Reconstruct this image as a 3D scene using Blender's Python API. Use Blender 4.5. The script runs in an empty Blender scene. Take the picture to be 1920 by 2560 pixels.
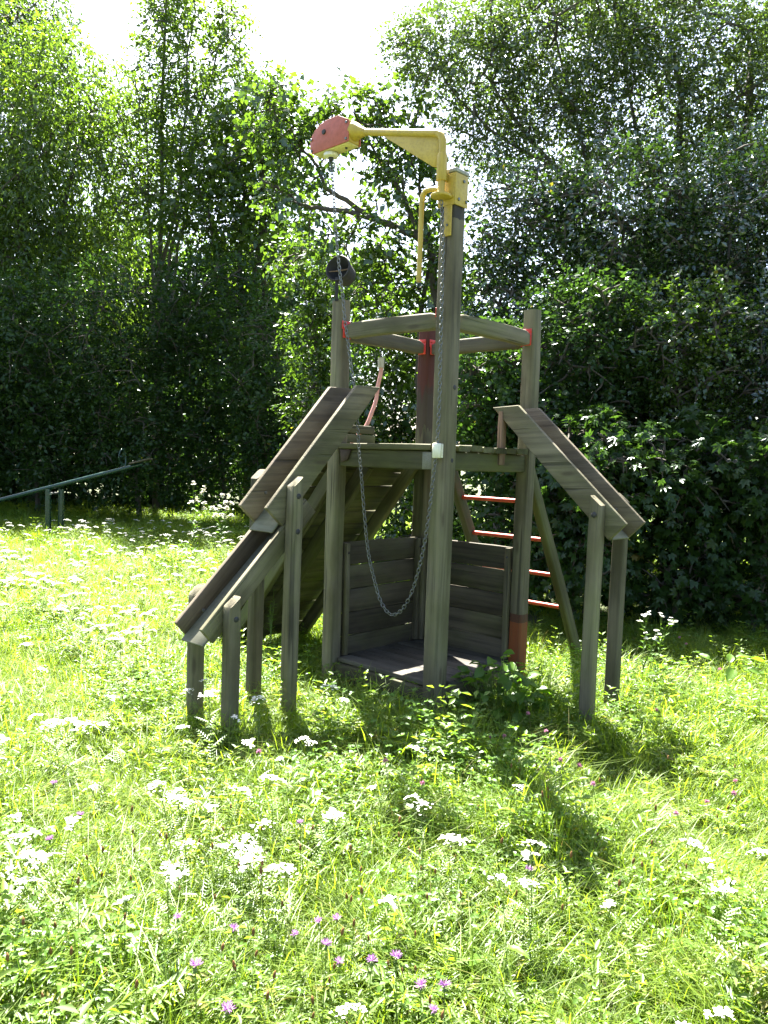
import bpy, bmesh, math, random
import numpy as np
from mathutils import Vector, Matrix

random.seed(7)
rng = np.random.default_rng(11)
scene = bpy.context.scene
COL = scene.collection

# ------------------------------------------------------------------ camera, sky, sun, exposure
SUN_EL, SUN_AZ = math.radians(59), math.radians(-16)      # azimuth measured from +Y towards +X
cam_d = bpy.data.cameras.new('camera')
cam_o = bpy.data.objects.new('camera', cam_d)
COL.objects.link(cam_o)
PITCH, ROLL = 0.0650, 0.0338
fw = Vector((0, math.cos(PITCH), -math.sin(PITCH)))
up = Vector((0, math.sin(PITCH), math.cos(PITCH)))
rt = Vector((1, 0, 0))
r2 = rt * math.cos(ROLL) + up * math.sin(ROLL)
u2 = up * math.cos(ROLL) - rt * math.sin(ROLL)
cam_o.matrix_world = Matrix(((r2.x, u2.x, -fw.x, 0), (r2.y, u2.y, -fw.y, 0), (r2.z, u2.z, -fw.z, 1.52), (0, 0, 0, 1)))
cam_d.sensor_fit = 'VERTICAL'
cam_d.sensor_height = 24
cam_d.lens = 24 * 1961 / 2560
cam_d.clip_start, cam_d.clip_end = 0.05, 900
scene.camera = cam_o

world = bpy.data.worlds.new('World')
scene.world = world
world.use_nodes = True
wn = world.node_tree.nodes
sky = wn.new('ShaderNodeTexSky')
sky.sky_type = 'NISHITA'
sky.sun_disc = False
sky.sun_elevation = SUN_EL
sky.sun_rotation = SUN_AZ
sky.air_density, sky.dust_density, sky.ozone_density = 1.0, 3.0, 0.6
wn['Background'].inputs['Strength'].default_value = 0.05
world.node_tree.links.new(sky.outputs[0], wn['Background'].inputs['Color'])

sun_d = bpy.data.lights.new('sun', 'SUN')
sun_d.energy = 5.0
sun_d.angle = math.radians(0.53)
sun_d.color = (1.0, 0.95, 0.85)
sun_o = bpy.data.objects.new('sun', sun_d)
COL.objects.link(sun_o)
sdir = Vector((math.sin(SUN_AZ) * math.cos(SUN_EL), math.cos(SUN_AZ) * math.cos(SUN_EL), math.sin(SUN_EL)))
sun_o.rotation_euler = sdir.to_track_quat('Z', 'Y').to_euler()
sun_o.location = (0, 20, 30)

vs = scene.view_settings
vs.view_transform, vs.look, vs.gamma, vs.use_curve_mapping = 'Standard', 'None', 1.0, False
vs.exposure = 3.35
scene.render.engine = 'CYCLES'
scene.cycles.max_bounces = 10
scene.cycles.transmission_bounces = 8
scene.cycles.diffuse_bounces = 5
scene.cycles.sample_clamp_indirect = 6
scene.cycles.use_denoising = True
scene.cycles.denoiser = 'OPENIMAGEDENOISE'


# ------------------------------------------------------------------ materials
class NT:
    def __init__(self, name):
        self.m = bpy.data.materials.new(name)
        self.m.use_nodes = True
        self.t = self.m.node_tree
        self.t.nodes.clear()
        self.out = self.n('ShaderNodeOutputMaterial')

    def n(self, typ, **kw):
        x = self.t.nodes.new(typ)
        for k, v in kw.items():
            if k.startswith('i_'):
                key = k[2:].replace('_', ' ')
                key = int(key) if key.isdigit() else key
                x.inputs[key].default_value = v
            else:
                setattr(x, k, v)
        return x

    def l(self, a, b):
        self.t.links.new(a, b)

    def ramp(self, fac, stops):
        r = self.n('ShaderNodeValToRGB')
        e = r.color_ramp.elements
        while len(e) < len(stops):
            e.new(0.5)
        for q, (p, c) in zip(e, stops):
            q.position = p
            q.color = (*c, 1) if len(c) == 3 else c
        self.l(fac, r.inputs[0])
        return r.outputs[0]

    def mix(self, fac, a, b, typ='MIX'):
        x = self.n('ShaderNodeMix', data_type='RGBA', blend_type=typ)
        for s, v in ((0, fac), (6, a), (7, b)):
            if hasattr(v, 'is_output'):
                self.l(v, x.inputs[s])
            elif s == 0:
                x.inputs[0].default_value = v
            else:
                x.inputs[s].default_value = (*v, 1)
        return x.outputs[2]

    def math(self, op, a, b=0.0, clamp=False):
        x = self.n('ShaderNodeMath', operation=op, use_clamp=clamp)
        for s, v in ((0, a), (1, b)):
            if hasattr(v, 'is_output'):
                self.l(v, x.inputs[s])
            else:
                x.inputs[s].default_value = v
        return x.outputs[0]

    def noise(self, vec, scale, detail=4, rough=0.55):
        x = self.n('ShaderNodeTexNoise', i_Scale=scale, i_Detail=detail, i_Roughness=rough)
        self.l(vec, x.inputs['Vector'])
        return x.outputs['Fac']


def wood_mat(name, dark, light, algae=0.5, red=None):
    """weathered softwood; grain runs along the object's own X axis. red = (x0, x1): remains of red stain between those lengths"""
    b = NT(name)
    tc = b.n('ShaderNodeTexCoord')
    oi = b.n('ShaderNodeObjectInfo')
    off = b.n('ShaderNodeVectorMath', operation='SCALE')
    b.l(oi.outputs['Random'], off.inputs['Scale'])
    off.inputs[0].default_value = (31, 17, 23)
    add = b.n('ShaderNodeVectorMath', operation='ADD')
    b.l(tc.outputs['Object'], add.inputs[0])
    b.l(off.outputs[0], add.inputs[1])

    def mp(s):
        m = b.n('ShaderNodeMapping')
        m.inputs['Scale'].default_value = s
        b.l(add.outputs[0], m.inputs[0])
        return m.outputs[0]
    grain = b.noise(mp((1.3, 42, 42)), 1.0, 6, 0.65)
    streak = b.noise(mp((0.5, 12, 12)), 1.0, 3)
    blot = b.noise(mp((2.2, 4, 4)), 1.0, 4)
    fine = b.noise(mp((14, 160, 160)), 1.0, 3)
    base = b.mix(b.ramp(streak, [(0.3, (0, 0, 0)), (0.7, (1, 1, 1))]), dark, light)
    g = b.ramp(grain, [(0.25, (0.42, 0.42, 0.42)), (0.5, (1, 1, 1)), (0.75, (1.2, 1.18, 1.12))])
    base = b.mix(1.0, base, g, 'MULTIPLY')
    crack = b.ramp(b.noise(mp((0.6, 24, 24)), 1.3, 2), [(0.315, (1, 1, 1)), (0.345, (0, 0, 0))])
    base = b.mix(b.math('MULTIPLY', crack, 0.75), base, (0.03, 0.027, 0.02))
    if algae:
        al = b.ramp(blot, [(0.45, (0, 0, 0)), (0.72, (1, 1, 1))])
        base = b.mix(b.math('MULTIPLY', al, algae), base, (0.10, 0.115, 0.03))
    dirt = b.ramp(b.noise(mp((1.1, 2.5, 2.5)), 1.7, 5), [(0.32, (0.5, 0.48, 0.42)), (0.6, (1, 1, 1))])
    base = b.mix(1.0, base, dirt, 'MULTIPLY')
    # knots
    vo = b.n('ShaderNodeTexVoronoi', i_Scale=1.0)
    b.l(mp((2.4, 9, 9)), vo.inputs['Vector'])
    kn = b.ramp(vo.outputs['Distance'], [(0.07, (1, 1, 1)), (0.15, (0, 0, 0))])
    base = b.mix(b.math('MULTIPLY', kn, 0.7), base, (0.045, 0.035, 0.022))
    # each piece a little lighter or darker
    tint = b.math('ADD', b.math('MULTIPLY', oi.outputs['Random'], 0.55), 0.75)
    tc2 = b.n('ShaderNodeCombineColor')
    for i in range(3):
        b.l(tint, tc2.inputs[i])
    base = b.mix(1.0, base, tc2.outputs[0], 'MULTIPLY')
    if red:
        sx = b.n('ShaderNodeSeparateXYZ')
        b.l(tc.outputs['Object'], sx.inputs[0])
        jag = b.math('MULTIPLY', b.math('SUBTRACT', b.noise(mp((0.6, 26, 26)), 1.2, 3), 0.5), red[3])
        x = b.math('ADD', sx.outputs[0], jag)
        m1 = b.math('GREATER_THAN', x, red[0])
        m2 = b.math('LESS_THAN', x, red[1])
        m = b.math('MULTIPLY', m1, m2)
        worn = b.ramp(b.noise(mp((3, 20, 20)), 1.0, 4), [(0.3, (0.5, 0.5, 0.5)), (0.5, (1, 1, 1))])
        col = b.mix(grain, red[2], tuple(c * 1.7 for c in red[2]))
        base = b.mix(b.math('MULTIPLY', m, worn), base, col)
        if len(red) > 4:           # brown-black band next to the stain
            k = b.math('MULTIPLY', b.math('GREATER_THAN', x, red[4]), b.math('LESS_THAN', x, red[5]))
            base = b.mix(b.math('MULTIPLY', k, 0.75), base, (0.035, 0.022, 0.016))
    p = b.n('ShaderNodeBsdfPrincipled')
    b.l(base, p.inputs['Base Color'])
    p.inputs['Roughness'].default_value = 0.75
    p.inputs['Specular IOR Level'].default_value = 0.3
    bu = b.n('ShaderNodeBump', i_Strength=0.7, i_Distance=0.006)
    hh = b.math('ADD', b.math('MULTIPLY', grain, 0.8), b.math('ADD', b.math('MULTIPLY', fine, 0.3), b.math('MULTIPLY', crack, -0.9)))
    b.l(hh, bu.inputs['Height'])
    b.l(bu.outputs[0], p.inputs['Normal'])
    b.l(p.outputs[0], b.out.inputs[0])
    return b.m


def paint_mat(name, col, worn, wear=0.4, rough=0.4, metal=0.0, scale=25):
    b = NT(name)
    tc = b.n('ShaderNodeTexCoord')
    n1 = b.noise(tc.outputs['Object'], scale, 6, 0.6)
    n2 = b.noise(tc.outputs['Object'], scale * 0.25, 3)
    c = b.mix(b.ramp(n2, [(0.35, (0, 0, 0)), (0.75, (1, 1, 1))]), col, tuple(x * 0.78 for x in col))
    c = b.mix(b.math('MULTIPLY', b.ramp(n1, [(0.60, (0, 0, 0)), (0.70, (1, 1, 1))]), wear), c, worn)
    mpx = b.n('ShaderNodeMapping')
    mpx.inputs['Scale'].default_value = (9, 9, 1.1)
    b.l(tc.outputs['Object'], mpx.inputs[0])
    n3 = b.noise(mpx.outputs[0], scale * 0.35, 4, 0.6)
    c = b.mix(1.0, c, b.ramp(n3, [(0.34, (0.80, 0.78, 0.72)), (0.58, (1, 1, 1))]), 'MULTIPLY')
    p = b.n('ShaderNodeBsdfPrincipled', i_Metallic=metal)
    b.l(c, p.inputs['Base Color'])
    b.l(b.ramp(n1, [(0.3, (rough,) * 3), (0.8, (min(1, rough + 0.3),) * 3)]), p.inputs['Roughness'])
    bu = b.n('ShaderNodeBump', i_Strength=0.15, i_Distance=0.002)
    b.l(n1, bu.inputs['Height'])
    b.l(bu.outputs[0], p.inputs['Normal'])
    b.l(p.outputs[0], b.out.inputs[0])
    return b.m


def leaf_mat(name, cdark, clight, trans=0.5, gloss=0.12, rough=0.35, tboost=(1.25, 1.35, 0.55), patch=0.6):
    """thin leaf: diffuse + translucent + a waxy sheen; colour varies by leaf (attribute v), by plant and by place"""
    b = NT(name)
    at = b.n('ShaderNodeAttribute', attribute_name='v')
    oi = b.n('ShaderNodeObjectInfo')
    ge = b.n('ShaderNodeNewGeometry')
    pn = b.noise(ge.outputs['Position'], patch, 3)
    f = b.math('ADD', b.math('MULTIPLY', at.outputs['Fac'], 0.55), b.math('ADD', b.math('MULTIPLY', oi.outputs['Random'], 0.2), b.math('MULTIPLY', pn, 0.5)))
    c = b.ramp(f, [(0.15, cdark), (0.95, clight)])
    dead = b.math('GREATER_THAN', at.outputs['Fac'], 0.965)
    c = b.mix(b.math('MULTIPLY', dead, 0.7), c, (0.16, 0.13, 0.03))
    d = b.n('ShaderNodeBsdfDiffuse')
    b.l(c, d.inputs[0])
    t = b.n('ShaderNodeBsdfTranslucent')
    b.l(b.mix(1.0, c, tboost, 'MULTIPLY'), t.inputs[0])
    m = b.n('ShaderNodeMixShader', i_0=trans)
    b.l(d.outputs[0], m.inputs[1])
    b.l(t.outputs[0], m.inputs[2])
    g = b.n('ShaderNodeBsdfGlossy', i_Roughness=rough)
    g.inputs[0].default_value = (0.9, 0.95, 1.0, 1)
    fr = b.n('ShaderNodeLayerWeight', i_Blend=0.5)
    f5 = b.math('POWER', fr.outputs['Facing'], 4.0)
    fac = b.math('MULTIPLY', b.math('ADD', b.math('MULTIPLY', f5, 0.75), 0.25), gloss, True)
    m2 = b.n('ShaderNodeMixShader')
    b.l(fac, m2.inputs[0])
    b.l(m.outputs[0], m2.inputs[1])
    b.l(g.outputs[0], m2.inputs[2])
    b.l(m2.outputs[0], b.out.inputs[0])
    return b.m


def bark_mat(name, a, c):
    b = NT(name)
    tc = b.n('ShaderNodeTexCoord')
    mp = b.n('ShaderNodeMapping')
    mp.inputs['Scale'].default_value = (1, 1, 0.25)
    b.l(tc.outputs['Object'], mp.inputs[0])
    n = b.noise(mp.outputs[0], 18, 6, 0.65)
    p = b.n('ShaderNodeBsdfPrincipled', i_Roughness=0.9)
    b.l(b.mix(n, a, c), p.inputs['Base Color'])
    bu = b.n('ShaderNodeBump', i_Strength=0.7, i_Distance=0.02)
    b.l(n, bu.inputs['Height'])
    b.l(bu.outputs[0], p.inputs['Normal'])
    b.l(p.outputs[0], b.out.inputs[0])
    return b.m


WOOD = wood_mat('weathered_wood', (0.080, 0.072, 0.046), (0.165, 0.147, 0.100), 0.45)
WOOD_GREEN = wood_mat('mossy_wood', (0.060, 0.060, 0.030), (0.115, 0.11, 0.060), 0.7)
FLOOR_WOOD = wood_mat('grey_floor_wood', (0.065, 0.060, 0.050), (0.11, 0.102, 0.086), 0.1)
WOOD_BROWN = wood_mat('brown_wood', (0.044, 0.037, 0.026), (0.085, 0.071, 0.050), 0.35)
WOOD_PINK = wood_mat('pinkish_wood', (0.095, 0.075, 0.054), (0.17, 0.14, 0.10), 0.2)
RED_LOW = wood_mat('post_red_foot', (0.080, 0.072, 0.046), (0.165, 0.147, 0.100), 0.45, red=(0.0, 0.60, (0.12, 0.034, 0.010), 0.02, 0.545, 0.60))
RED_TOP = wood_mat('post_red_head', (0.075, 0.070, 0.040), (0.14, 0.13, 0.075), 0.6, red=(2.05, 9.0, (0.042, 0.011, 0.007), 0.30, 1.80, 2.10))
YELLOW = paint_mat('yellow_paint', (0.44, 0.315, 0.04), (0.22, 0.14, 0.04), 0.45, 0.35, 0.0, 20)
YELLOW_PALE = paint_mat('pale_yellow_plastic', (0.66, 0.60, 0.26), (0.4, 0.36, 0.16), 0.3, 0.5)
RED_PLATE = paint_mat('faded_red_plastic', (0.40, 0.10, 0.07), (0.46, 0.20, 0.15), 0.4, 0.5, scale=12)
RED_STEEL = paint_mat('red_steel', (0.55, 0.03, 0.02), (0.2, 0.03, 0.02), 0.4, 0.35)
RUNG_RED = paint_mat('red_tube_paint', (0.50, 0.055, 0.03), (0.5, 0.2, 0.15), 0.25, 0.3)
STEEL = paint_mat('galvanised_steel', (0.19, 0.20, 0.20), (0.25, 0.22, 0.18), 0.4, 0.38, 0.85, 60)
BOLT = paint_mat('dark_bolt', (0.035, 0.035, 0.04), (0.08, 0.05, 0.03), 0.4, 0.5, 0.3, 60)
RUBBER = paint_mat('black_rubber', (0.014, 0.014, 0.017), (0.05, 0.04, 0.035), 0.2, 0.6, 0, 18)
WHITE_PL = paint_mat('off_white_plastic', (0.72, 0.70, 0.58), (0.5, 0.47, 0.36), 0.3, 0.4, 0, 30)
PINK = paint_mat('faded_red_hose', (0.60, 0.29, 0.25), (0.55, 0.36, 0.32), 0.3, 0.5, 0, 30)
FERRULE = paint_mat('grey_ferrule', (0.42, 0.40, 0.33), (0.2, 0.17, 0.12), 0.4, 0.5, 0.2, 40)
SHEET = paint_mat('grey_slide_sheet', (0.12, 0.122, 0.088), (0.07, 0.074, 0.045), 0.4, 0.7, 0.0, 14)
GREENTUBE = paint_mat('green_tube_paint', (0.006, 0.036, 0.028), (0.03, 0.04, 0.03), 0.2, 0.14, 0, 20)
CAPGREY = paint_mat('grey_cap', (0.30, 0.30, 0.28), (0.15, 0.13, 0.1), 0.4, 0.5, 0, 40)
PLATE = paint_mat('dull_grey_plate', (0.17, 0.17, 0.14), (0.10, 0.08, 0.05), 0.5, 0.6, 0, 40)
RUST = paint_mat('rusty_plate', (0.045, 0.026, 0.018), (0.10, 0.05, 0.025), 0.5, 0.7, 0, 40)
BARK = bark_mat('bark', (0.035, 0.03, 0.022), (0.11, 0.095, 0.075))
WHITE_PETAL = leaf_mat('white_petal', (0.66, 0.66, 0.60), (0.82, 0.82, 0.78), 0.35, 0.0, 0.5, (1, 1, 0.95))
MAUVE = leaf_mat('mauve_petal', (0.34, 0.16, 0.40), (0.50, 0.28, 0.56), 0.4, 0.0, 0.5, (1, 0.9, 1))
PINKCL = leaf_mat('pink_clover', (0.40, 0.16, 0.26), (0.54, 0.28, 0.40), 0.35, 0.0, 0.5, (1, 0.85, 0.95))
BROWNHD = leaf_mat('brown_seed', (0.11, 0.06, 0.025), (0.26, 0.14, 0.06), 0.2, 0.02, 0.5, (1, 0.9, 0.7))
YELLOWC = leaf_mat('yellow_floret', (0.5, 0.36, 0.03), (0.6, 0.45, 0.06), 0.2, 0.0, 0.5, (1, 1, 0.8))
BLADE = leaf_mat('grass_blade', (0.08, 0.145, 0.016), (0.19, 0.27, 0.036), 0.62, 0.05, 0.42, (1.38, 1.36, 0.42), 0.9)
FERN = leaf_mat('feathery_leaf', (0.078, 0.145, 0.020), (0.178, 0.255, 0.048), 0.60, 0.08, 0.42, (1.38, 1.36, 0.45), 0.9)
CLOVER = leaf_mat('clover_leaf', (0.054, 0.125, 0.016), (0.13, 0.225, 0.032), 0.57, 0.06, 0.38, (1.33, 1.38, 0.42), 0.9)
STRAW = leaf_mat('straw', (0.15, 0.14, 0.05), (0.26, 0.24, 0.09), 0.4, 0.1, 0.5, (1, 1, 0.8))
STEM = leaf_mat('green_stem', (0.09, 0.15, 0.03), (0.16, 0.23, 0.055), 0.5, 0.1, 0.4)
LEAF_LIGHT = leaf_mat('leaf_light', (0.040, 0.082, 0.012), (0.098, 0.152, 0.026), 0.62, 0.14, 0.33, (1.3, 1.4, 0.5))
LEAF_MID = leaf_mat('leaf_mid', (0.032, 0.068, 0.012), (0.074, 0.122, 0.020), 0.56, 0.20, 0.26, (1.3, 1.4, 0.5))
LEAF_GLOSSY = leaf_mat('leaf_glossy', (0.014, 0.036, 0.010), (0.040, 0.076, 0.016), 0.42, 0.34, 0.18, (1.3, 1.4, 0.5))
LEAF_AIRY = leaf_mat('leaf_airy', (0.026, 0.054, 0.010), (0.072, 0.110, 0.022), 0.55, 0.30, 0.22, (1.3, 1.4, 0.5))
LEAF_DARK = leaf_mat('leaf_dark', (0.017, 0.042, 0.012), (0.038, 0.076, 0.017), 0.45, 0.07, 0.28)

gb = NT('meadow_soil')
tc = gb.n('ShaderNodeTexCoord')
n1 = gb.noise(tc.outputs['Object'], 0.8, 5)
n2 = gb.noise(tc.outputs['Object'], 30, 5)
c = gb.mix(gb.ramp(n1, [(0.35, (0, 0, 0)), (0.65, (1, 1, 1))]), (0.035, 0.05, 0.015), (0.06, 0.085, 0.022))
c = gb.mix(gb.ramp(n2, [(0.45, (0, 0, 0)), (0.7, (1, 1, 1))]), c, (0.05, 0.038, 0.022))
p = gb.n('ShaderNodeBsdfPrincipled', i_Roughness=0.95)
gb.l(c, p.inputs['Base Color'])
bu = gb.n('ShaderNodeBump', i_Strength=0.8, i_Distance=0.03)
gb.l(n2, bu.inputs['Height'])
gb.l(bu.outputs[0], p.inputs['Normal'])
gb.l(p.outputs[0], gb.out.inputs[0])
SOIL = gb.m


# ------------------------------------------------------------------ object helpers
def link(o, parent=None, mat=None):
    COL.objects.link(o)
    if parent is not None:
        o.parent = parent
    if mat is not None and o.type == 'MESH' and not o.data.materials:
        o.data.materials.append(mat)
    return o


def tag(o, label=None, cat=None, group=None, kind=None):
    for k, v in (('label', label), ('category', cat), ('group', group), ('kind', kind)):
        if v:
            o[k] = v
    return o


def empty(name, loc, rotz=0.0, parent=None):
    o = bpy.data.objects.new(name, None)
    o.empty_display_size = 0.1
    o.location = loc
    o.rotation_euler = (0, 0, rotz)
    return link(o, parent)


def finish(me, angle=45):
    me.polygons.foreach_set('use_smooth', [True] * len(me.polygons))
    me.set_sharp_from_angle(angle=math.radians(angle))


def np_mesh(name, V, F, vattr=None, smooth=False):
    """mesh from a vertex array and a list of (n, k) face arrays"""
    me = bpy.data.meshes.new(name)
    V = np.asarray(V, dtype=np.float32)
    Fs = [np.asarray(f, dtype=np.int32) for f in (F if isinstance(F, list) else [F]) if len(f)]
    me.vertices.add(len(V))
    me.vertices.foreach_set('co', V.ravel())
    idx = np.concatenate([f.ravel() for f in Fs])
    st, o = [], 0
    for f in Fs:
        n, k = f.shape
        st.append(o + np.arange(n) * k)
        o += n * k
    st = np.concatenate(st).astype(np.int32)
    me.loops.add(len(idx))
    me.loops.foreach_set('vertex_index', idx)
    me.polygons.add(len(st))
    me.polygons.foreach_set('loop_start', st)
    if smooth:
        me.polygons.foreach_set('use_smooth', np.ones(len(st), dtype=bool))
    if vattr is not None:
        a = me.attributes.new('v', 'FLOAT', 'POINT')
        a.data.foreach_set('value', np.asarray(vattr, dtype=np.float32))
    me.update(calc_edges=True)
    return me


def frame(d, hint=Vector((0, 0, 1))):
    x = d.normalized()
    if abs(x.dot(hint)) > 0.995:
        hint = Vector((0, 1, 0))
    y = hint.cross(x).normalized()
    z = x.cross(y)
    return x, y, z


def bar(name, parent, p0, p1, w, h, mat, bev=0.008, hint=Vector((0, 0, 1)), segs=5, wob=0.0015, cut0=0.0, cut1=0.0, taper=0.0, bow=0.0):
    """sawn timber from p0 to p1 with rounded long edges; w across (local Y), h along the hint (local Z); cut = skewed ends"""
    p0, p1 = Vector(p0), Vector(p1)
    L = (p1 - p0).length
    x, y, z = frame(p1 - p0, hint)
    prof = []
    n = 3
    for (sy, sz, a0) in ((1, 1, 0), (-1, 1, 90), (-1, -1, 180), (1, -1, 270)):
        for i in range(n):
            a = math.radians(a0 + 90 * i / (n - 1))
            prof.append((sy * (w / 2 - bev) + bev * math.cos(a), sz * (h / 2 - bev) + bev * math.sin(a)))
    m = len(prof)
    V, F = [], []
    ph = random.random() * 10
    for i in range(segs + 1):
        t = i / segs
        if taper:
            t = (0, 0.07)[i] if i < 2 else ((0.93, 1)[i - segs + 1] if i > segs - 2 else 0.07 + 0.86 * (i - 1) / (segs - 2))
        dy = wob * math.sin(ph + 3.1 * t * L) * 1.5
        dz = wob * math.cos(ph * 1.7 + 2.3 * t * L) + bow * math.sin(math.pi * t)
        for (a, b) in prof:
            sx = (cut0 * b if i == 0 else 0) + (cut1 * b if i == segs else 0)
            ins = 0.003 if i in (0, segs) else 0
            k = 1 - ins / max(w, h) * 2 - (taper if i in (0, segs) else 0)
            V.append((t * L + sx + random.uniform(-1, 1) * wob * 0.4 * (0 < i < segs), a * k + dy + random.uniform(-1, 1) * wob * 0.4, b * k + dz + random.uniform(-1, 1) * wob * 0.4))
    for i in range(segs):
        for j in range(m):
            F.append((i * m + j, i * m + (j + 1) % m, (i + 1) * m + (j + 1) % m, (i + 1) * m + j))
    F.append(tuple(reversed(range(m))))
    F.append(tuple(range(segs * m, segs * m + m)))
    me = bpy.data.meshes.new(name)
    me.from_pydata(V, [], F)
    finish(me, 50)
    o = bpy.data.objects.new(name, me)
    o.matrix_local = Matrix(((x.x, y.x, z.x, p0.x), (x.y, y.y, z.y, p0.y), (x.z, y.z, z.z, p0.z), (0, 0, 0, 1)))
    return link(o, parent, mat)


def prism(name, parent, pts, nrm, thick, mat, bev=0.004, seg=2):
    """flat board cut to the outline pts (3D, in one plane), thickened along nrm; grain along the first edge"""
    P = [Vector(q) for q in pts]
    nv = Vector(nrm).normalized()
    x = (P[1] - P[0]).normalized()
    y = nv.cross(x).normalized()
    bm = bmesh.new()
    a = [bm.verts.new(((q - P[0]).dot(x), (q - P[0]).dot(y), 0)) for q in P]
    b = [bm.verts.new((v.co.x, v.co.y, thick)) for v in a]
    n = len(a)
    bm.faces.new(a)
    bm.faces.new(b)
    for i in range(n):
        bm.faces.new((a[i], a[(i + 1) % n], b[(i + 1) % n], b[i]))
    bmesh.ops.recalc_face_normals(bm, faces=bm.faces)
    if bev:
        bmesh.ops.bevel(bm, geom=list(bm.edges), offset=bev, segments=seg, affect='EDGES', profile=0.5)
    me = bpy.data.meshes.new(name)
    bm.to_mesh(me)
    bm.free()
    finish(me, 50)
    o = bpy.data.objects.new(name, me)
    o.matrix_local = Matrix(((x.x, y.x, nv.x, P[0].x), (x.y, y.y, nv.y, P[0].y), (x.z, y.z, nv.z, P[0].z), (0, 0, 0, 1)))
    return link(o, parent, mat)


def tube_arrays(pts, rad, sides=8, caps=True):
    """tube along pts with radius per point"""
    P = np.asarray(pts, dtype=float)
    n = len(P)
    R = np.broadcast_to(np.asarray(rad, dtype=float), (n,))
    T = np.gradient(P, axis=0)
    T /= np.linalg.norm(T, axis=1)[:, None] + 1e-9
    ref = np.array([0.0, 0, 1]) if abs(T[0][2]) < 0.9 else np.array([1.0, 0, 0])
    V = np.empty((n, sides, 3))
    a = np.arange(sides) * 2 * np.pi / sides
    u = np.cross(T[0], ref)
    u /= np.linalg.norm(u)
    for i in range(n):
        u = u - T[i] * (u @ T[i])
        u /= np.linalg.norm(u) + 1e-9
        w = np.cross(T[i], u)
        V[i] = P[i] + R[i] * (np.cos(a)[:, None] * u + np.sin(a)[:, None] * w)
    V = V.reshape(-1, 3)
    i, j = np.meshgrid(np.arange(n - 1), np.arange(sides), indexing='ij')
    F = np.stack([i * sides + j, i * sides + (j + 1) % sides, (i + 1) * sides + (j + 1) % sides, (i + 1) * sides + j], -1).reshape(-1, 4)
    C = []
    if caps:
        V = np.vstack([V, P[0], P[-1]])
        k = n * sides
        jj = np.arange(sides)
        C = np.concatenate([np.stack([(jj + 1) % sides, jj, np.full(sides, k)], -1),
                            np.stack([(n - 1) * sides + jj, (n - 1) * sides + (jj + 1) % sides, np.full(sides, k + 1)], -1)])
    return V, F, np.asarray(C, dtype=int).reshape(-1, 3)


def smooth_path(pts, k=6):
    P = [Vector(q) for q in pts]
    out = []
    for i in range(len(P) - 1):
        a, b, c, d = P[max(i - 1, 0)], P[i], P[i + 1], P[min(i + 2, len(P) - 1)]
        for j in range(k):
            t = j / k
            out.append(0.5 * ((2 * b) + (c - a) * t + (2 * a - 5 * b + 4 * c - d) * t * t + (3 * b - a - 3 * c + d) * t ** 3))
    out.append(P[-1])
    return [tuple(v) for v in out]


def tube(name, parent, pts, rad, mat, sides=12):
    V, F, C = tube_arrays(pts, rad, sides)
    me = np_mesh(name, V, [F, C], smooth=True)
    me.set_sharp_from_angle(angle=math.radians(50))
    o = bpy.data.objects.new(name, me)
    return link(o, parent, mat)


def disc(name, parent, c, axis, r, th, mat, sides=16, dome=0.0):
    """short cylinder or domed bolt head at c along axis"""
    c, ax = Vector(c), Vector(axis).normalized()
    pts = [c, c + ax * th * 0.6, c + ax * th]
    rr = [r, r, r * (0.85 if not dome else 0.55)]
    return tube(name, parent, [tuple(q) for q in pts], rr, mat, sides)


# ------------------------------------------------------------------ the ground
def gz(x, y):
    """gentle unevenness of the meadow"""
    return 0.025 * np.sin(x * 1.3 + 0.7) * np.cos(y * 0.9) + 0.02 * np.sin(x * 2.7 + y * 2.1) - 0.02


def make_ground():
    xs = np.concatenate([np.linspace(-320, -32, 10), np.linspace(-30, 30, 121), np.linspace(32, 320, 10)])
    ys = np.concatenate([np.linspace(-120, -6, 8), np.linspace(-5, 40, 91), np.linspace(42, 420, 12)])
    X, Y = np.meshgrid(xs, ys, indexing='ij')
    Z = gz(X, Y)
    V = np.stack([X, Y, Z], -1).reshape(-1, 3)
    nx, ny = len(xs), len(ys)
    i, j = np.meshgrid(np.arange(nx - 1), np.arange(ny - 1), indexing='ij')
    F = np.stack([i * ny + j, (i + 1) * ny + j, (i + 1) * ny + j + 1, i * ny + j + 1], -1).reshape(-1, 4)
    o = bpy.data.objects.new('meadow_ground', np_mesh('meadow_ground', V, F, smooth=True))
    link(o, None, SOIL)
    tag(o, kind='structure')


make_ground()

# ------------------------------------------------------------------ trees
def unit(a):
    return a / (np.linalg.norm(a, axis=-1, keepdims=True) + 1e-9)


def leaf_arrays(P, D, N, L, W, fold=0.12, droop=0.12):
    """folded two-triangle leaves: base P, direction D, normal N, length L, width W"""
    D = unit(D)
    N = unit(N - D * np.sum(N * D, -1, keepdims=True))
    S = np.cross(D, N)
    L = np.asarray(L)[:, None]
    W = np.asarray(W)[:, None]
    b = P
    t = P + D * L - N * L * droop
    l = P + D * L * 0.45 + S * W * 0.5 + N * W * fold
    r = P + D * L * 0.45 - S * W * 0.5 + N * W * fold
    V = np.stack([b, l, t, r], 1).reshape(-1, 3)
    k = np.arange(len(P))[:, None] * 4
    F = np.concatenate([k + np.array([[0, 2, 1]]), k + np.array([[0, 3, 2]])], 0)
    return V, F


def in_ellipsoid(n, c, r, shell=0.35):
    d = unit(rng.normal(size=(n, 3)))
    q = rng.random(n) ** shell
    return np.asarray(c) + d * q[:, None] * np.asarray(r)


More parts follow.
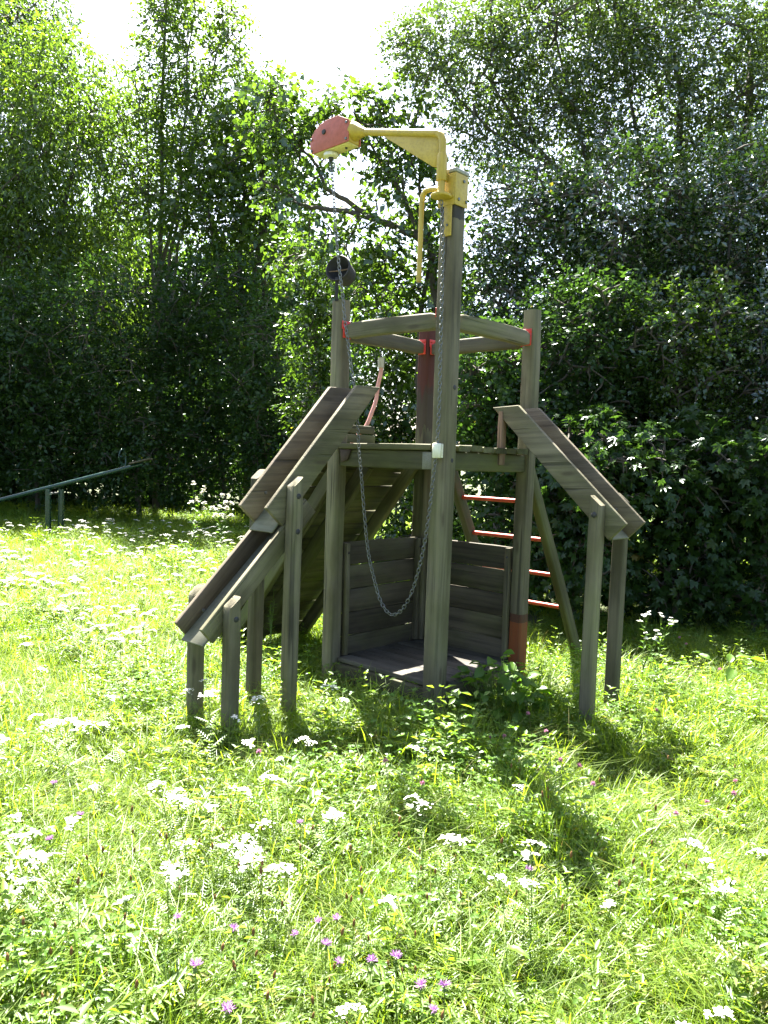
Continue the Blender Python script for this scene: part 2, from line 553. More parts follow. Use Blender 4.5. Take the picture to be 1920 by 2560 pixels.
def crown_leaves(blobs, twigs_per_m2, leaves, L, W, spray, droop, updir, thin=0.0, seed=0, lobes=1):
    """leaf sprays on twigs spread through the ellipsoids; returns arrays for one mesh and the twig bases"""
    Ps, Ds, Ns, Ls, Ws, vs_, tips = [], [], [], [], [], [], []
    for (cx, cy, cz, rx, ry, rz) in blobs:
        n = max(6, int(twigs_per_m2 * (rx * rz) * math.pi))
        T = in_ellipsoid(n, (cx, cy, cz), (rx, ry, rz), 0.45)
        # clumpy: drop twigs where a coarse noise is low, so that gaps open
        s = 2.2 / max(0.5, (rx * rz) ** 0.5)
        nz = np.sin(T[:, 0] * s * 2.1 + seed) * np.sin(T[:, 1] * s * 1.7 + seed * 2) * np.sin(T[:, 2] * s * 2.4 + seed * 3)
        keep = nz + rng.random(n) * 0.9 > thin - 0.25
        T = T[keep & (T[:, 2] > 0.12)]
        n = len(T)
        if n == 0:
            continue
        out = unit(T - np.array((cx, cy, cz)))
        d = unit(out * 0.8 + rng.normal(size=(n, 3)) * 0.6 + np.array((0, 0, updir)))
        vt = rng.random(n)
        tn = unit(np.array((0, -0.12, 0.75)) + rng.normal(size=(n, 3)) * 0.5)
        tips.append(T)
        for k in range(leaves):
            t = (k + rng.random(n)) / leaves
            p = T + d * (t * spray)[:, None] + np.array((0, 0, -1.0)) * (t ** 2 * spray * droop)[:, None] + rng.normal(size=(n, 3)) * spray * 0.09
            side = unit(np.cross(d, np.array((0, 0, 1.0))) + rng.normal(size=(n, 3)) * 0.3) * (1 if k % 2 else -1)
            ld = unit(d * 0.5 + side * 0.8 + rng.normal(size=(n, 3)) * 0.35 + np.array((0, 0, -droop * 1.1)))
            nn = unit(tn + rng.normal(size=(n, 3)) * 0.28)
            Ps.append(p)
            Ds.append(ld)
            Ns.append(nn)
            sc = 0.5 + 0.85 * rng.random(n) ** 1.3
            Ls.append(L * sc)
            Ws.append(W * sc)
            vs_.append(np.clip(vt * 0.6 + rng.random(n) * 0.4, 0, 1))
    P, D, N = np.concatenate(Ps), np.concatenate(Ds), np.concatenate(Ns)
    ok = P[:, 2] > 0.08
    P, D, N, Ls, Ws, vv = P[ok], D[ok], N[ok], np.concatenate(Ls)[ok], np.concatenate(Ws)[ok], np.concatenate(vs_)[ok]
    if lobes > 1:        # maple-like: five pointed lobes from one base
        D = unit(D)
        N = unit(N - D * np.sum(N * D, -1, keepdims=True))
        Sd = np.cross(D, N)
        DD, k = [], ((0, 1.0), (0.75, 0.85), (-0.75, 0.85), (1.5, 0.55), (-1.5, 0.55))
        for a, q in k:
            DD.append(D * math.cos(a) + Sd * math.sin(a))
        P, N, vv = np.tile(P, (5, 1)), np.tile(N, (5, 1)), np.tile(vv, 5)
        Ws = np.concatenate([Ls * q * 0.5 for a, q in k])
        Ls = np.concatenate([Ls * q for a, q in k])
        D = np.concatenate(DD)
    V, F = leaf_arrays(P, D, N, Ls, Ws)
    return V, F, np.repeat(vv, 4), np.concatenate(tips)


def limb(p0, p1, r0, r1, sag=0.1, k=6):
    p0, p1 = np.asarray(p0, float), np.asarray(p1, float)
    t = np.linspace(0, 1, k)[:, None]
    P = p0 + (p1 - p0) * t
    L = np.linalg.norm(p1 - p0)
    P[1:-1] += rng.normal(size=(k - 2, 3)) * L * 0.035 / (1 + 0.35 * L)
    P[:, 2] += (np.sin(t[:, 0] * math.pi) * L * sag)
    return P, r0 + (r1 - r0) * t[:, 0]


def tree(name, label, cat, base, blobs, mat, L, W, dens=140, leaves=9, spray=0.35, droop=0.25, updir=0.2, thin=0.35, trunk_r=0.12,
         limbs=None, group=None, twig_share=0.5, leaders=None, seed=0, lobes=1):
    """one tree or shrub: an Empty at its foot, > trunk (with limbs and twigs), crown"""
    bx, by = base
    root = empty(name, (bx, by, 0))
    tag(root, label, cat, group)
    V, F, v, T = crown_leaves(blobs, dens, leaves, L, W, spray, droop, updir, thin, seed, lobes)
    V = V - np.array((bx, by, 0))
    o = bpy.data.objects.new('crown', np_mesh('crown', V, F, v))
    link(o, root, mat)
    # trunk and branches
    parts = []
    tops = leaders or [(b[0], b[1], b[2]) for b in blobs]
    hub = None
    nodes = []
    for i, tp in enumerate(tops):
        tp = np.array(tp, float)
        b0 = np.array((bx + rng.normal() * 0.05, by + rng.normal() * 0.05, -0.1))
        if i and hub is not None and trunk_r > 0.05:
            b0 = hub[min(len(hub) - 1, 1 + i % 3)]
            r0 = trunk_r * 0.6
        else:
            r0 = trunk_r
        P, R = limb(b0, tp, r0, r0 * 0.25, 0.03, 8)
        if hub is None:
            hub = P
        parts.append(tube_arrays(P, R, 7))
        nodes.append(P[2:])
    for lb in (limbs or []):
        pts = np.array(smooth_path(lb[0], 5))
        pts[1:-1] += rng.normal(size=(len(pts) - 2, 3)) * 0.012
        parts.append(tube_arrays(pts, np.linspace(lb[1], lb[2], len(pts)), 7))
        nodes.append(pts)
    nd = np.concatenate(nodes)
    pick = rng.permutation(len(T))[: int(len(T) * twig_share)][:420]
    for i in pick:
        q = nd[np.argmin(np.sum((nd - T[i]) ** 2, 1) + rng.random(len(nd)) * 0.2)]
        P, R = limb(q, T[i], 0.012 + trunk_r * 0.06, 0.004, 0.05, 4)
        parts.append(tube_arrays(P, R, 4, False))
        if len(nd) < 900:
            nd = np.concatenate([nd, P[1:3]])
    vo, VV, FF, CC = 0, [], [], []
    for (a, f, c_) in parts:
        VV.append(a)
        FF.append(f + vo)
        if len(c_):
            CC.append(c_ + vo)
        vo += len(a)
    me = np_mesh('trunk', np.concatenate(VV) - np.array((bx, by, 0)), [np.concatenate(FF), np.concatenate(CC)], smooth=True)
    link(bpy.data.objects.new('trunk', me), root, BARK)
    return root


def B(lst, depth=0.9, k=1.0):
    """(x, y, z, rx, rz) -> ellipsoid with its depth; k sets the group farther back and larger"""
    return [(x * k, y * k, 1.52 + (z - 1.52) * k, rx * k, max(rx, rz) * k * depth * 0.8, rz * k) for (x, y, z, rx, rz) in lst]


# left row, 16-23 m away
tree('robinia_tree', 'tall drooping pale green tree filling the upper left corner', 'tree', (-9.0, 20.2),
     B([(-9.37, 20, 8.85, 2.36, 3.9), (-7.88, 20, 8.89, 2.01, 2.71), (-8.9, 20, 5.81, 2.6, 2.12), (-11.6, 20, 7.0, 1.8, 3.0)]), LEAF_LIGHT, 0.15, 0.06,
     dens=85, leaves=11, spray=0.8, droop=0.75, updir=0.25, thin=0.35, trunk_r=0.26, seed=1)
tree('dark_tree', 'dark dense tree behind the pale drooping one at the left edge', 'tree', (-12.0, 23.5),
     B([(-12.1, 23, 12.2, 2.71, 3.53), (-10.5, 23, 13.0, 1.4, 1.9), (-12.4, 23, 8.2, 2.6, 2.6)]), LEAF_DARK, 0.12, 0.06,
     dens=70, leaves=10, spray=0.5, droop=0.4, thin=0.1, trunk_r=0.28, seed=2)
tree('slim_tree', 'slender upright tree with several thin leaders against the white sky', 'tree', (-5.5, 19.0),
     B([(-5.55, 19, 10.49, 0.67, 2.02), (-4.79, 19, 10.83, 0.78, 1.46), (-3.93, 19, 11.17, 0.45, 1.12), (-5.73, 19, 8.05, 1.35, 1.91), (-4.43, 19, 8.95, 1.01, 1.35), (-5.4, 19, 12.6, 0.5, 1.0)]),
     LEAF_LIGHT, 0.105, 0.062, dens=150, leaves=9, spray=0.35, droop=0.35, updir=0.5, thin=0.5, trunk_r=0.09,
     leaders=[(-5.46, 19, 12.6), (-4.79, 19, 11.8), (-3.94, 19, 11.9), (-5.9, 19, 9.4), (-4.6, 19, 9.6)], seed=3)
tree('broad_leaved_tree', 'round crowned tree between the slender tree and the crane', 'tree', (-3.2, 18.3),
     B([(-2.97, 18, 9.1, 0.85, 1.06), (-3.47, 18, 8.08, 1.06, 1.17), (-2.63, 18, 7.6, 0.64, 0.85), (-4.17, 18, 7.04, 1.17, 0.96), (-3.0, 18, 6.2, 1.2, 0.9)]),
     LEAF_LIGHT, 0.13, 0.085, dens=120, leaves=8, spray=0.4, droop=0.35, thin=0.25, trunk_r=0.16, seed=4)
SH = 'shrubs of the dark undergrowth along the left edge of the meadow'
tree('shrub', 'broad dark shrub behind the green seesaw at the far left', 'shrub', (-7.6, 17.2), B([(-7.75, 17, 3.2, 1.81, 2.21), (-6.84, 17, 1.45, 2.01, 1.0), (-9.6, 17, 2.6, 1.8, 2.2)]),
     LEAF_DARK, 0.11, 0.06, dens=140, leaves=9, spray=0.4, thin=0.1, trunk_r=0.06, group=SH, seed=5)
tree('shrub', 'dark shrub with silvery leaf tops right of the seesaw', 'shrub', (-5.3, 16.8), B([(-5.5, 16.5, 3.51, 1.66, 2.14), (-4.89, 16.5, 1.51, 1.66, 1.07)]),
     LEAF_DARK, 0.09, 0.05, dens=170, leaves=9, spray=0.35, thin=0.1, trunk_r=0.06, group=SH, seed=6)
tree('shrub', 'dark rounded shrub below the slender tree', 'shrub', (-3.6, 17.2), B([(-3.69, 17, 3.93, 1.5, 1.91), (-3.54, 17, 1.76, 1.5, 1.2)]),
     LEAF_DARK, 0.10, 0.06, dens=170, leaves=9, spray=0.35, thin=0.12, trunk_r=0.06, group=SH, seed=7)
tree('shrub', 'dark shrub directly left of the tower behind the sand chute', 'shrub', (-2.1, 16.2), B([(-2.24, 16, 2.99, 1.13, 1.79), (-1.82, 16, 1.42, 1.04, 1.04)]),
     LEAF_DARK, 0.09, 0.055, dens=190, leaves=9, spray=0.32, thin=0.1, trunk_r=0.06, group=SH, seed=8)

# centre, behind the tower
tree('lilac_tree', 'large leaved tree with bare forked limbs behind the crane chain', 'tree', (0.75, 11.2),
     B([(-1.63, 11, 6.16, 0.52, 0.52), (-1.24, 11, 5.68, 0.45, 0.39), (-0.62, 11, 6.19, 0.58, 0.39), (-0.05, 11, 6.02, 0.52, 0.58), (0.17, 11, 5.29, 0.58, 0.65),
        (-0.57, 11, 4.52, 0.71, 0.39), (-1.47, 11, 5.11, 0.45, 0.26), (-0.17, 11, 3.91, 0.58, 0.58), (0.65, 11.2, 4.4, 0.55, 0.9), (0.6, 11.2, 2.9, 0.5, 0.8)]),
     LEAF_MID, 0.105, 0.075, dens=250, leaves=6, spray=0.25, droop=0.4, thin=0.52, trunk_r=0.06,
     leaders=[(0.35, 11, 5.9)],
     limbs=[([(0.62, 11.1, 3.6), (0.52, 11.0, 4.43), (0.19, 11, 4.67), (-0.32, 11, 4.84), (-0.77, 11, 4.92), (-1.22, 11, 4.97), (-1.6, 11, 5.2), (-1.86, 11, 5.32)], 0.065, 0.015),
            ([(-0.2, 11, 4.80), (-0.58, 11, 5.02), (-0.97, 11, 5.26), (-1.1, 11, 5.55), (-1.36, 11, 5.8)], 0.045, 0.012),
            ([(0.4, 11, 4.5), (0.0, 11, 5.3), (-0.5, 11, 6.0)], 0.04, 0.012)], seed=9)
tree('hazel_shrub', 'bright backlit shrub seen between the left post and the tall post', 'shrub', (-0.7, 13.2),
     B([(-0.64, 13, 4.03, 0.69, 0.92), (-1.23, 13, 3.41, 0.46, 0.69), (-1.49, 13, 4.75, 0.46, 0.38), (-0.9, 13, 2.2, 0.8, 0.9)]), LEAF_MID, 0.10, 0.06,
     dens=250, leaves=8, spray=0.3, droop=0.3, thin=0.3, trunk_r=0.03, seed=10)
tree('hazel_shrub', 'leafy shrub right behind the platform and its back post', 'shrub', (0.3, 12.1),
     B([(0.55, 10.2, 0.7, 0.7, 0.75), (0.07, 12, 3.03, 0.57, 1.06), (-0.24, 12, 1.9, 0.6, 0.55), (0.6, 12, 1.6, 0.45, 0.9), (0.9, 12, 3.2, 0.6, 0.9)]), LEAF_MID, 0.09, 0.06,
     dens=300, leaves=8, spray=0.25, droop=0.3, thin=0.15, trunk_r=0.03, seed=11)

# right-hand woodland edge, stepping up away from the meadow
tree('airy_tree', 'tall airy small leaved tree filling the upper right of the picture', 'tree', (4.7, 11.9),
     B([(0.95, 11.5, 7.3, 1.09, 0.89), (2.2, 11.5, 7.35, 1.36, 1.09), (3.86, 11.6, 7.2, 1.5, 1.36), (5.2, 11.6, 6.9, 1.02, 1.7), (1.3, 11.5, 6.15, 0.68, 0.54),
        (2.6, 11.5, 6.0, 1.22, 0.74), (0.24, 11.5, 7.46, 0.41, 0.41), (6.7, 11.8, 6.4, 1.2, 1.8), (3.1, 11.8, 8.6, 1.8, 0.8), (4.4, 11.7, 5.2, 1.3, 1.0)]),
     LEAF_AIRY, 0.066, 0.036, dens=420, leaves=9, spray=0.30, droop=0.25, updir=0.1, thin=0.34, trunk_r=0.17,
     leaders=[(5.0, 11.6, 7.6), (3.86, 11.6, 7.6)],
     limbs=[([(4.5, 11.8, 3.1), (3.6, 11.5, 4.7), (2.1, 11.4, 5.9), (1.2, 11.4, 7.0)], 0.06, 0.014), ([(2.9, 11.45, 5.3), (2.5, 11.4, 6.5), (2.0, 11.4, 8.0)], 0.036, 0.01),
            ([(4.1, 11.6, 4.0), (3.5, 11.5, 5.9), (3.0, 11.5, 8.0)], 0.048, 0.012), ([(2.3, 11.4, 5.7), (1.1, 11.4, 6.4), (0.24, 11.5, 7.5)], 0.03, 0.007)], seed=12, twig_share=0.35)
HG = 'glossy shrubs of the woodland edge on the right'
tree('glossy_shrub', 'glossy small leaved shrub directly right of the yellow post bracket', 'shrub', (1.46, 9.72), B([(1.52, 8.8, 4.19, 0.68, 0.68), (1.2, 8.8, 3.33, 0.47, 0.62), (1.3, 8.8, 2.3, 0.6, 0.8)], 0.9, 1.08),
     LEAF_GLOSSY, 0.062, 0.036, dens=430, leaves=9, spray=0.24, thin=0.32, trunk_r=0.05, group=HG, seed=13)
tree('glossy_shrub', 'glittering glossy shrub above the right chute', 'shrub', (2.59, 9.61), B([(2.48, 8.6, 4.11, 0.91, 0.91), (2.5, 8.9, 3.0, 0.9, 0.8)], 0.9, 1.08),
     LEAF_GLOSSY, 0.066, 0.037, dens=420, leaves=9, spray=0.24, thin=0.35, trunk_r=0.05, group=HG, seed=14)
tree('glossy_shrub', 'glossy shrub with bright leaf glints at the right edge, upper part', 'shrub', (4.00, 9.61), B([(3.62, 8.6, 4.1, 0.81, 1.07), (4.6, 8.7, 3.7, 0.9, 1.1), (3.7, 9.0, 2.9, 0.9, 0.8)], 0.9, 1.08),
     LEAF_GLOSSY, 0.066, 0.036, dens=430, leaves=9, spray=0.26, thin=0.34, trunk_r=0.05, group=HG, seed=15)
MG = 'mid height shrubs of the woodland edge on the right'
tree('woodland_shrub', 'dark shrub behind the right tower post and the ladder', 'shrub', (1.40, 8.64), B([(1.01, 7.8, 2.3, 0.5, 0.6), (1.44, 7.8, 1.78, 0.6, 0.6), (1.4, 7.7, 0.9, 0.6, 0.7)], 0.9, 1.0),
     LEAF_DARK, 0.07, 0.05, dens=500, leaves=8, spray=0.2, thin=0.12, trunk_r=0.04, group=MG, seed=16)
tree('woodland_shrub', 'dark shrub directly behind the upper end of the right chute', 'shrub', (2.16, 8.53), B([(1.9, 7.6, 2.67, 0.76, 0.72), (2.2, 7.9, 1.8, 0.7, 0.7)], 0.9, 1.08),
     LEAF_DARK, 0.058, 0.037, dens=560, leaves=8, spray=0.2, thin=0.12, trunk_r=0.04, group=MG, seed=17)
tree('woodland_shrub', 'dark shrub up and right of the right chute end', 'shrub', (3.13, 8.53), B([(2.83, 7.6, 2.66, 0.72, 0.72), (3.0, 7.8, 1.8, 0.7, 0.6)], 0.9, 1.08),
     LEAF_MID, 0.055, 0.035, dens=560, leaves=8, spray=0.2, thin=0.15, trunk_r=0.04, group=MG, seed=18)
tree('woodland_shrub', 'dark shrub at the right picture edge above the maple saplings', 'shrub', (4.10, 8.53), B([(3.64, 7.6, 2.51, 0.58, 0.81), (4.5, 7.6, 2.2, 0.8, 1.2)], 0.9, 1.08),
     LEAF_GLOSSY, 0.055, 0.034, dens=560, leaves=8, spray=0.2, thin=0.15, trunk_r=0.04, group=MG, seed=19)
LG = 'low big leaved saplings at the foot of the woodland edge on the right'
tree('maple_sapling', 'big leaved dark sapling between the ladder and the right chute legs', 'sapling', (1.95, 7.5), B([(1.82, 7.3, 0.85, 0.52, 0.56), (2.01, 7.3, 1.5, 0.65, 0.52)], 0.9, 0.97),
     LEAF_DARK, 0.072, 0.10, lobes=5, dens=380, leaves=6, spray=0.24, droop=0.5, thin=0.25, trunk_r=0.03, group=LG, seed=20)
tree('maple_sapling', 'big leaved dark sapling right of the outer chute leg', 'sapling', (2.65, 7.2), B([(2.68, 7.0, 1.39, 0.66, 0.62), (2.55, 7.0, 0.6, 0.62, 0.42)], 0.9, 1.05),
     LEAF_DARK, 0.072, 0.10, lobes=5, dens=380, leaves=6, spray=0.24, droop=0.5, thin=0.25, trunk_r=0.03, group=LG, seed=21)
tree('maple_sapling', 'big leaved dark sapling at the right picture edge', 'sapling', (3.4, 7.0), B([(3.34, 6.9, 1.29, 0.53, 0.65), (3.26, 6.9, 0.52, 0.53, 0.37), (4.2, 6.9, 1.1, 0.7, 0.9)], 0.9, 1.05),
     LEAF_DARK, 0.068, 0.09, lobes=5, dens=380, leaves=6, spray=0.24, droop=0.5, thin=0.25, trunk_r=0.03, group=LG, seed=22)


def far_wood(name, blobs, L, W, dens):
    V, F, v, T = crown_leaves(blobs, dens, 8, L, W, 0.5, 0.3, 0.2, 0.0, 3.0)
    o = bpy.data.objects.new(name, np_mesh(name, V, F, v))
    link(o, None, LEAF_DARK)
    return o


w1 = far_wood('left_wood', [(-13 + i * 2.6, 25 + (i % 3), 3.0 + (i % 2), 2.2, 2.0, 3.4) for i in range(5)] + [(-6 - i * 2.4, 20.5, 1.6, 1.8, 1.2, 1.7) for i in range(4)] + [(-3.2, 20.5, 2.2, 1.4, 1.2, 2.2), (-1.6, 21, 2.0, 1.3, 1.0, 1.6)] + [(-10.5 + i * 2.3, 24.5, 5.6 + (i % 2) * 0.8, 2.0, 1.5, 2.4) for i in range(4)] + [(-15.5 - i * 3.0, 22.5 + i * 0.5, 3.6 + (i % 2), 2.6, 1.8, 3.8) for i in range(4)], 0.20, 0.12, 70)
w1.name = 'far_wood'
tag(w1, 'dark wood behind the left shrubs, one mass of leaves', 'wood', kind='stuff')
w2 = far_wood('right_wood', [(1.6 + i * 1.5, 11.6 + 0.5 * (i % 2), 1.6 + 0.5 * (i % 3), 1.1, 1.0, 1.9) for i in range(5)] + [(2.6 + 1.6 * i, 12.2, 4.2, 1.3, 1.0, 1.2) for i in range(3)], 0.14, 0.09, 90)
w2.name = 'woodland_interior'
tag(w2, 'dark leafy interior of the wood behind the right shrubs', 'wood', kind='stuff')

# ------------------------------------------------------------------ the play tower (local x along the right front rail, y along the left front rail)
S = 0.877
YAW = 0.8307
NX, NY, Z0 = 0.330, 4.520, -0.08
tower = empty('play_tower', (NX, NY, Z0), YAW)
tag(tower, 'weathered grey wooden play tower with sand chutes, platform and ladder in the meadow', 'play tower')
UP = Vector((0, 0, 1))
XH = Vector((1, 0, 0))


def post(x, y, z1, w, mat, z0=0.02):
    return bar('post', tower, (x, y, z0), (x, y, z1), w, w, mat, bev=0.014, hint=XH, segs=9, wob=0.002, cut1=0.05)


TARRED = wood_mat('post_tarred_head', (0.080, 0.072, 0.046), (0.165, 0.147, 0.100), 0.45, red=(2.945, 9.0, (0.022, 0.02, 0.018), 0.05))
tall = post(0, 0, 3.205, 0.106, TARRED)
pR = post(S, 0, 2.607, 0.093, RED_LOW)
pL = post(0, S, 2.616, 0.093, WOOD)
pB = post(S, S, 2.585, 0.098, RED_TOP)
tag(tall, 'tallest post, carrying the crane')
tag(pR, 'post with red stained foot')
tag(pB, 'post with red stained upper part')


def rail(a, b, half_a, half_b, dz=0.0):
    a, b = Vector(a), Vector(b)
    d = (b - a).normalized()
    r = bar('rail', tower, a + d * (half_a + 0.012) + UP * dz, b - d * (half_b + 0.012), 0.062, 0.098, WOOD, bev=0.012, segs=8, wob=0.004, taper=0.22, bow=0.007)
    for p_, s_, hh in ((a, 1, half_a), (b, -1, half_b)):
        q = p_ + d * s_ * (hh + 0.006)
        n_ = UP.cross(d)
        pts = [q - n_ * 0.033 + UP * 0.040, q + n_ * 0.033 + UP * 0.040, q + n_ * 0.033 - UP * 0.040, q - n_ * 0.033 - UP * 0.040]
        br = prism('bracket', tower, pts, d * s_, 0.006, RED_STEEL, 0.0015, 1)
        for k in (-1, 1):
            f = q + n_ * k * 0.0335 + d * s_ * 0.006
            e = prism('bracket_tab', tower, [f - UP * 0.038, f + UP * 0.038, f + UP * 0.038 + d * s_ * 0.026, f - UP * 0.038 + d * s_ * 0.026], n_ * k, 0.005, RED_STEEL, 0.0012, 1)
            e.matrix_local = br.matrix_local.inverted() @ e.matrix_local
            e.parent = br
            bo = disc('bolt', tower, f + d * s_ * 0.014 + n_ * k * 0.005, n_ * k, 0.008, 0.008, BOLT, 10)
            bo.matrix_local = br.matrix_local.inverted() @ bo.matrix_local
            bo.parent = br
    return r


ZB = 2.414
rail((0, 0, ZB), (0, S, ZB), 0.053, 0.047)
rail((0, 0, ZB), (S, 0, ZB), 0.053, 0.047)
rail((0, S, ZB), (S, S, ZB), 0.047, 0.049)
rail((S, 0, ZB), (S, S, ZB), 0.047, 0.049)

deck = empty('deck', (0, 0, 0), 0, tower)
tag(deck)
n = 8
pw = (S + 0.10) / n
for i in range(n):
    x = -0.05 + pw * (i + 0.5)
    edge = i in (0, n - 1)
    y0, y1 = (0.06, S - 0.06) if edge else (-0.055 + random.uniform(-0.006, 0.006), S + 0.05 + random.uniform(-0.006, 0.006))
    bar('plank', deck, (x, y0, 1.688 + random.uniform(-0.002, 0.002)), (x, y1, 1.688 + random.uniform(-0.002, 0.002)), pw - 0.004, 0.036, WOOD_GREEN, 0.006, segs=4)
for a, b in (((0.0, 0.055, 1.612), (0.0, S - 0.05, 1.612)), ((0.055, 0.0, 1.612), (S - 0.05, 0.0, 1.612)), ((S, 0.05, 1.612), (S, S - 0.05, 1.612)), ((0.05, S, 1.612), (S - 0.05, S, 1.612)), ((S / 2, 0.03, 1.612), (S / 2, S - 0.03, 1.612))):
    bar('beam', deck, a, b, 0.05, 0.112, WOOD_GREEN, 0.008)
prism('angle_plate', deck, [(-0.027, 0.06, 1.66), (-0.027, 0.13, 1.66), (-0.027, 0.13, 1.56), (-0.027, 0.06, 1.56)], (-1, 0, 0), 0.005, PLATE, 0.001, 1)
prism('angle_plate', deck, [(-0.027, S - 0.16, 1.665), (-0.027, S - 0.06, 1.665), (-0.027, S - 0.07, 1.58), (-0.027, S - 0.13, 1.60)], (-1, 0, 0), 0.006, RUST, 0.001, 1)

floor = empty('sandbox_floor', (0, 0, 0), 0, tower)
for i in range(7):
    fwid = S / 7
    x = fwid * (i + 0.5)
    edge = i in (0, 6)
    bar('plank', floor, (x, 0.06 if edge else -0.02, 0.289), (x, S - 0.06 if edge else S - 0.027, 0.289), fwid - 0.004, 0.03, FLOOR_WOOD, 0.005, segs=4)
for a, b in (((0, 0.055, 0.205), (0, S - 0.05, 0.205)), ((0.055, 0, 0.205), (S - 0.05, 0, 0.205)), ((S, 0.05, 0.205), (S, S - 0.05, 0.205)), ((0.05, S, 0.205), (S - 0.05, S, 0.205))):
    bar('beam', floor, a, b, 0.045, 0.13, WOOD_BROWN, 0.006)

for axis in (0, 1):
    wall = empty('back_panel', (0, 0, 0), 0, tower)
    k = 5
    hgt = (1.057 - 0.268) / k
    for i in range(k):
        z = 0.268 + hgt * (i + 0.5)
        if axis == 0:
            a, b = (0.052, S - 0.012, z), (S - 0.052, S - 0.012, z)
        else:
            a, b = (S - 0.012, 0.052, z), (S - 0.012, S - 0.052, z)
        bar('plank', wall, a, b, 0.026, hgt - random.uniform(0.002, 0.004), WOOD_BROWN, 0.005, segs=5, wob=0.0025)
    for t in (0.072, S - 0.078):
        q = (t, S - 0.046) if axis == 0 else (S - 0.046, t)
        bar('batten', wall, (q[0], q[1], 0.31), (q[0], q[1], 1.05), 0.04, 0.036, WOOD, 0.006, hint=XH)
        disc('bolt', wall, (q[0] - (0 if axis == 0 else 0.019), q[1] - (0.019 if axis == 0 else 0), 0.99), (0, -1, 0) if axis == 0 else (-1, 0, 0), 0.008, 0.006, BOLT, 10)


# chutes: out = direction away from the tower, runs in the plane (out, z); b = position along the tower side
def chute(name, side, boards, sheet, legs, support=None):
    """side 'L': local x = -a, y = b;  side 'R': x = b, y = -a"""
    root = empty(name, (0, 0, 0), 0, tower)

    def q(a, b, z):
        return Vector((-a, b, z)) if side == 'L' else Vector((b, -a, z))
    bn = q(0, 1, 0)
    for outline in boards:
        for b in (0.52, 0.75):
            pts = [q(a, b, z) for a, z in outline]
            o = prism('side_board', root, pts, bn, 0.03, WOOD if b < 0.6 else WOOD_PINK, 0.005, 2)
    for sh in sheet:
        pts = [q(a, 0.551, z) for a, z in sh]
        prism('slide_sheet', root, pts, bn, 0.198, SHEET, 0.002, 1)
    for (a, b, zt, zb, sl, bolts) in legs:
        lg = bar('leg', root, q(a, b, 0.02), q(a, b, zt), 0.073, 0.073, WOOD, 0.011, hint=q(1, 0, 0), segs=7, wob=0.002, cut1=sl)
        inner = 1 if b > 0.6 else -1
        for zbolt in bolts:
            if inner < 0:
                h = disc('bolt', root, q(a - 0.0, b - 0.0365, zbolt), -bn, 0.016, 0.006, BOLT, 12)
            else:
                h = disc('bolt', root, q(a - 0.0, 0.75, zbolt), -bn, 0.010, 0.006, STEEL, 12)
    if support:
        a, z0, z1 = support
        bar('support_board', root, q(a, 0.535, z0), q(a, 0.535, z1), 0.05 if side == 'L' else 0.03, 0.03 if side == 'L' else 0.055, RED_SUP, 0.004, hint=XH)
    return root


RED_SUP = wood_mat('support_red_brown', (0.10, 0.05, 0.035), (0.18, 0.12, 0.09), 0.1)
chute('sand_chute', 'L',
      [[(-0.010, 2.052), (0.192, 2.046), (0.860, 1.322), (0.745, 1.222)][::1],
       [(0.583, 1.373), (1.262, 0.707), (1.190, 0.628), (0.500, 1.294)]],
      [[(0.02, 2.018), (0.80, 1.188), (0.792, 1.180), (0.012, 2.010)], [(0.53, 1.265), (1.235, 0.618), (1.228, 0.609), (0.523, 1.256)]],
      [(1.105, 0.483, 0.845, 0, -0.75, (0.757,)), (1.095, 0.820, 0.86, 0, -0.75, (0.757,)), (0.70, 0.483, 1.47, 0, -0.75, (1.39, 1.195)), (0.685, 0.820, 1.50, 0, -0.75, (1.395,))])
chute('sand_chute', 'R',
      [[(-0.035, 1.955), (0.150, 1.966), (0.885, 1.298), (0.785, 1.197)]],
      [[(0.0, 1.932), (0.80, 1.205), (0.793, 1.197), (-0.007, 1.924)]],
      [(0.728, 0.483, 1.42, 0, -0.75, (1.34,)), (0.710, 0.820, 1.43, 0, -0.75, (1.36,))], support=(0.033, 1.60, 1.93))

# climbing ramp behind the left back side (+y) and its rope
ramp = empty('climbing_ramp', (0, S, 0), 0, tower)
for x in (0.06, 0.33, 0.82):
    bar('stringer', ramp, (x, 0.035, 1.575), (x, 1.30, 0.03), 0.055, 0.10, WOOD_GREEN, 0.01)
dv = Vector((0, 1.265, -1.545)).normalized()
nv = Vector((0, 1.545, 1.265)).normalized()
for i in range(15):
    c0 = Vector((0, 0.075, 1.575)) + dv * (0.065 + i * 0.128) + nv * 0.068
    bar('plank', ramp, c0 + Vector((0.0, 0, 0)), c0 + Vector((S + 0.01, 0, 0)), 0.1265, 0.026, WOOD_GREEN, 0.005, hint=nv, segs=4)
bar('sill_board', ramp, (0.05, 0.005, 1.741), (0.325, 0.005, 1.741), 0.07, 0.055, WOOD_GREEN, 0.006)
bar('sill_board', ramp, (0.08, 0.008, 1.801), (0.325, 0.008, 1.801), 0.06, 0.055, WOOD_GREEN, 0.006)

# ladder on the right back side (+x)
ladder = empty('ladder', (S, 0, 0), 0, tower)
for y in (0.045, 0.715):
    bar('stringer', ladder, (0.04, y, 1.70), (1.0, y, 0.02), 0.055, 0.088, WOOD_GREEN, 0.012, segs=7)
for z in (1.352, 1.082, 0.818, 0.567):
    a = 0.224 + (1.39 - z) / 1.76
    tube('rung', ladder, [(a, 0.06, z), (a, 0.38, z), (a, 0.70, z)], 0.0155, RUNG_RED, 14)

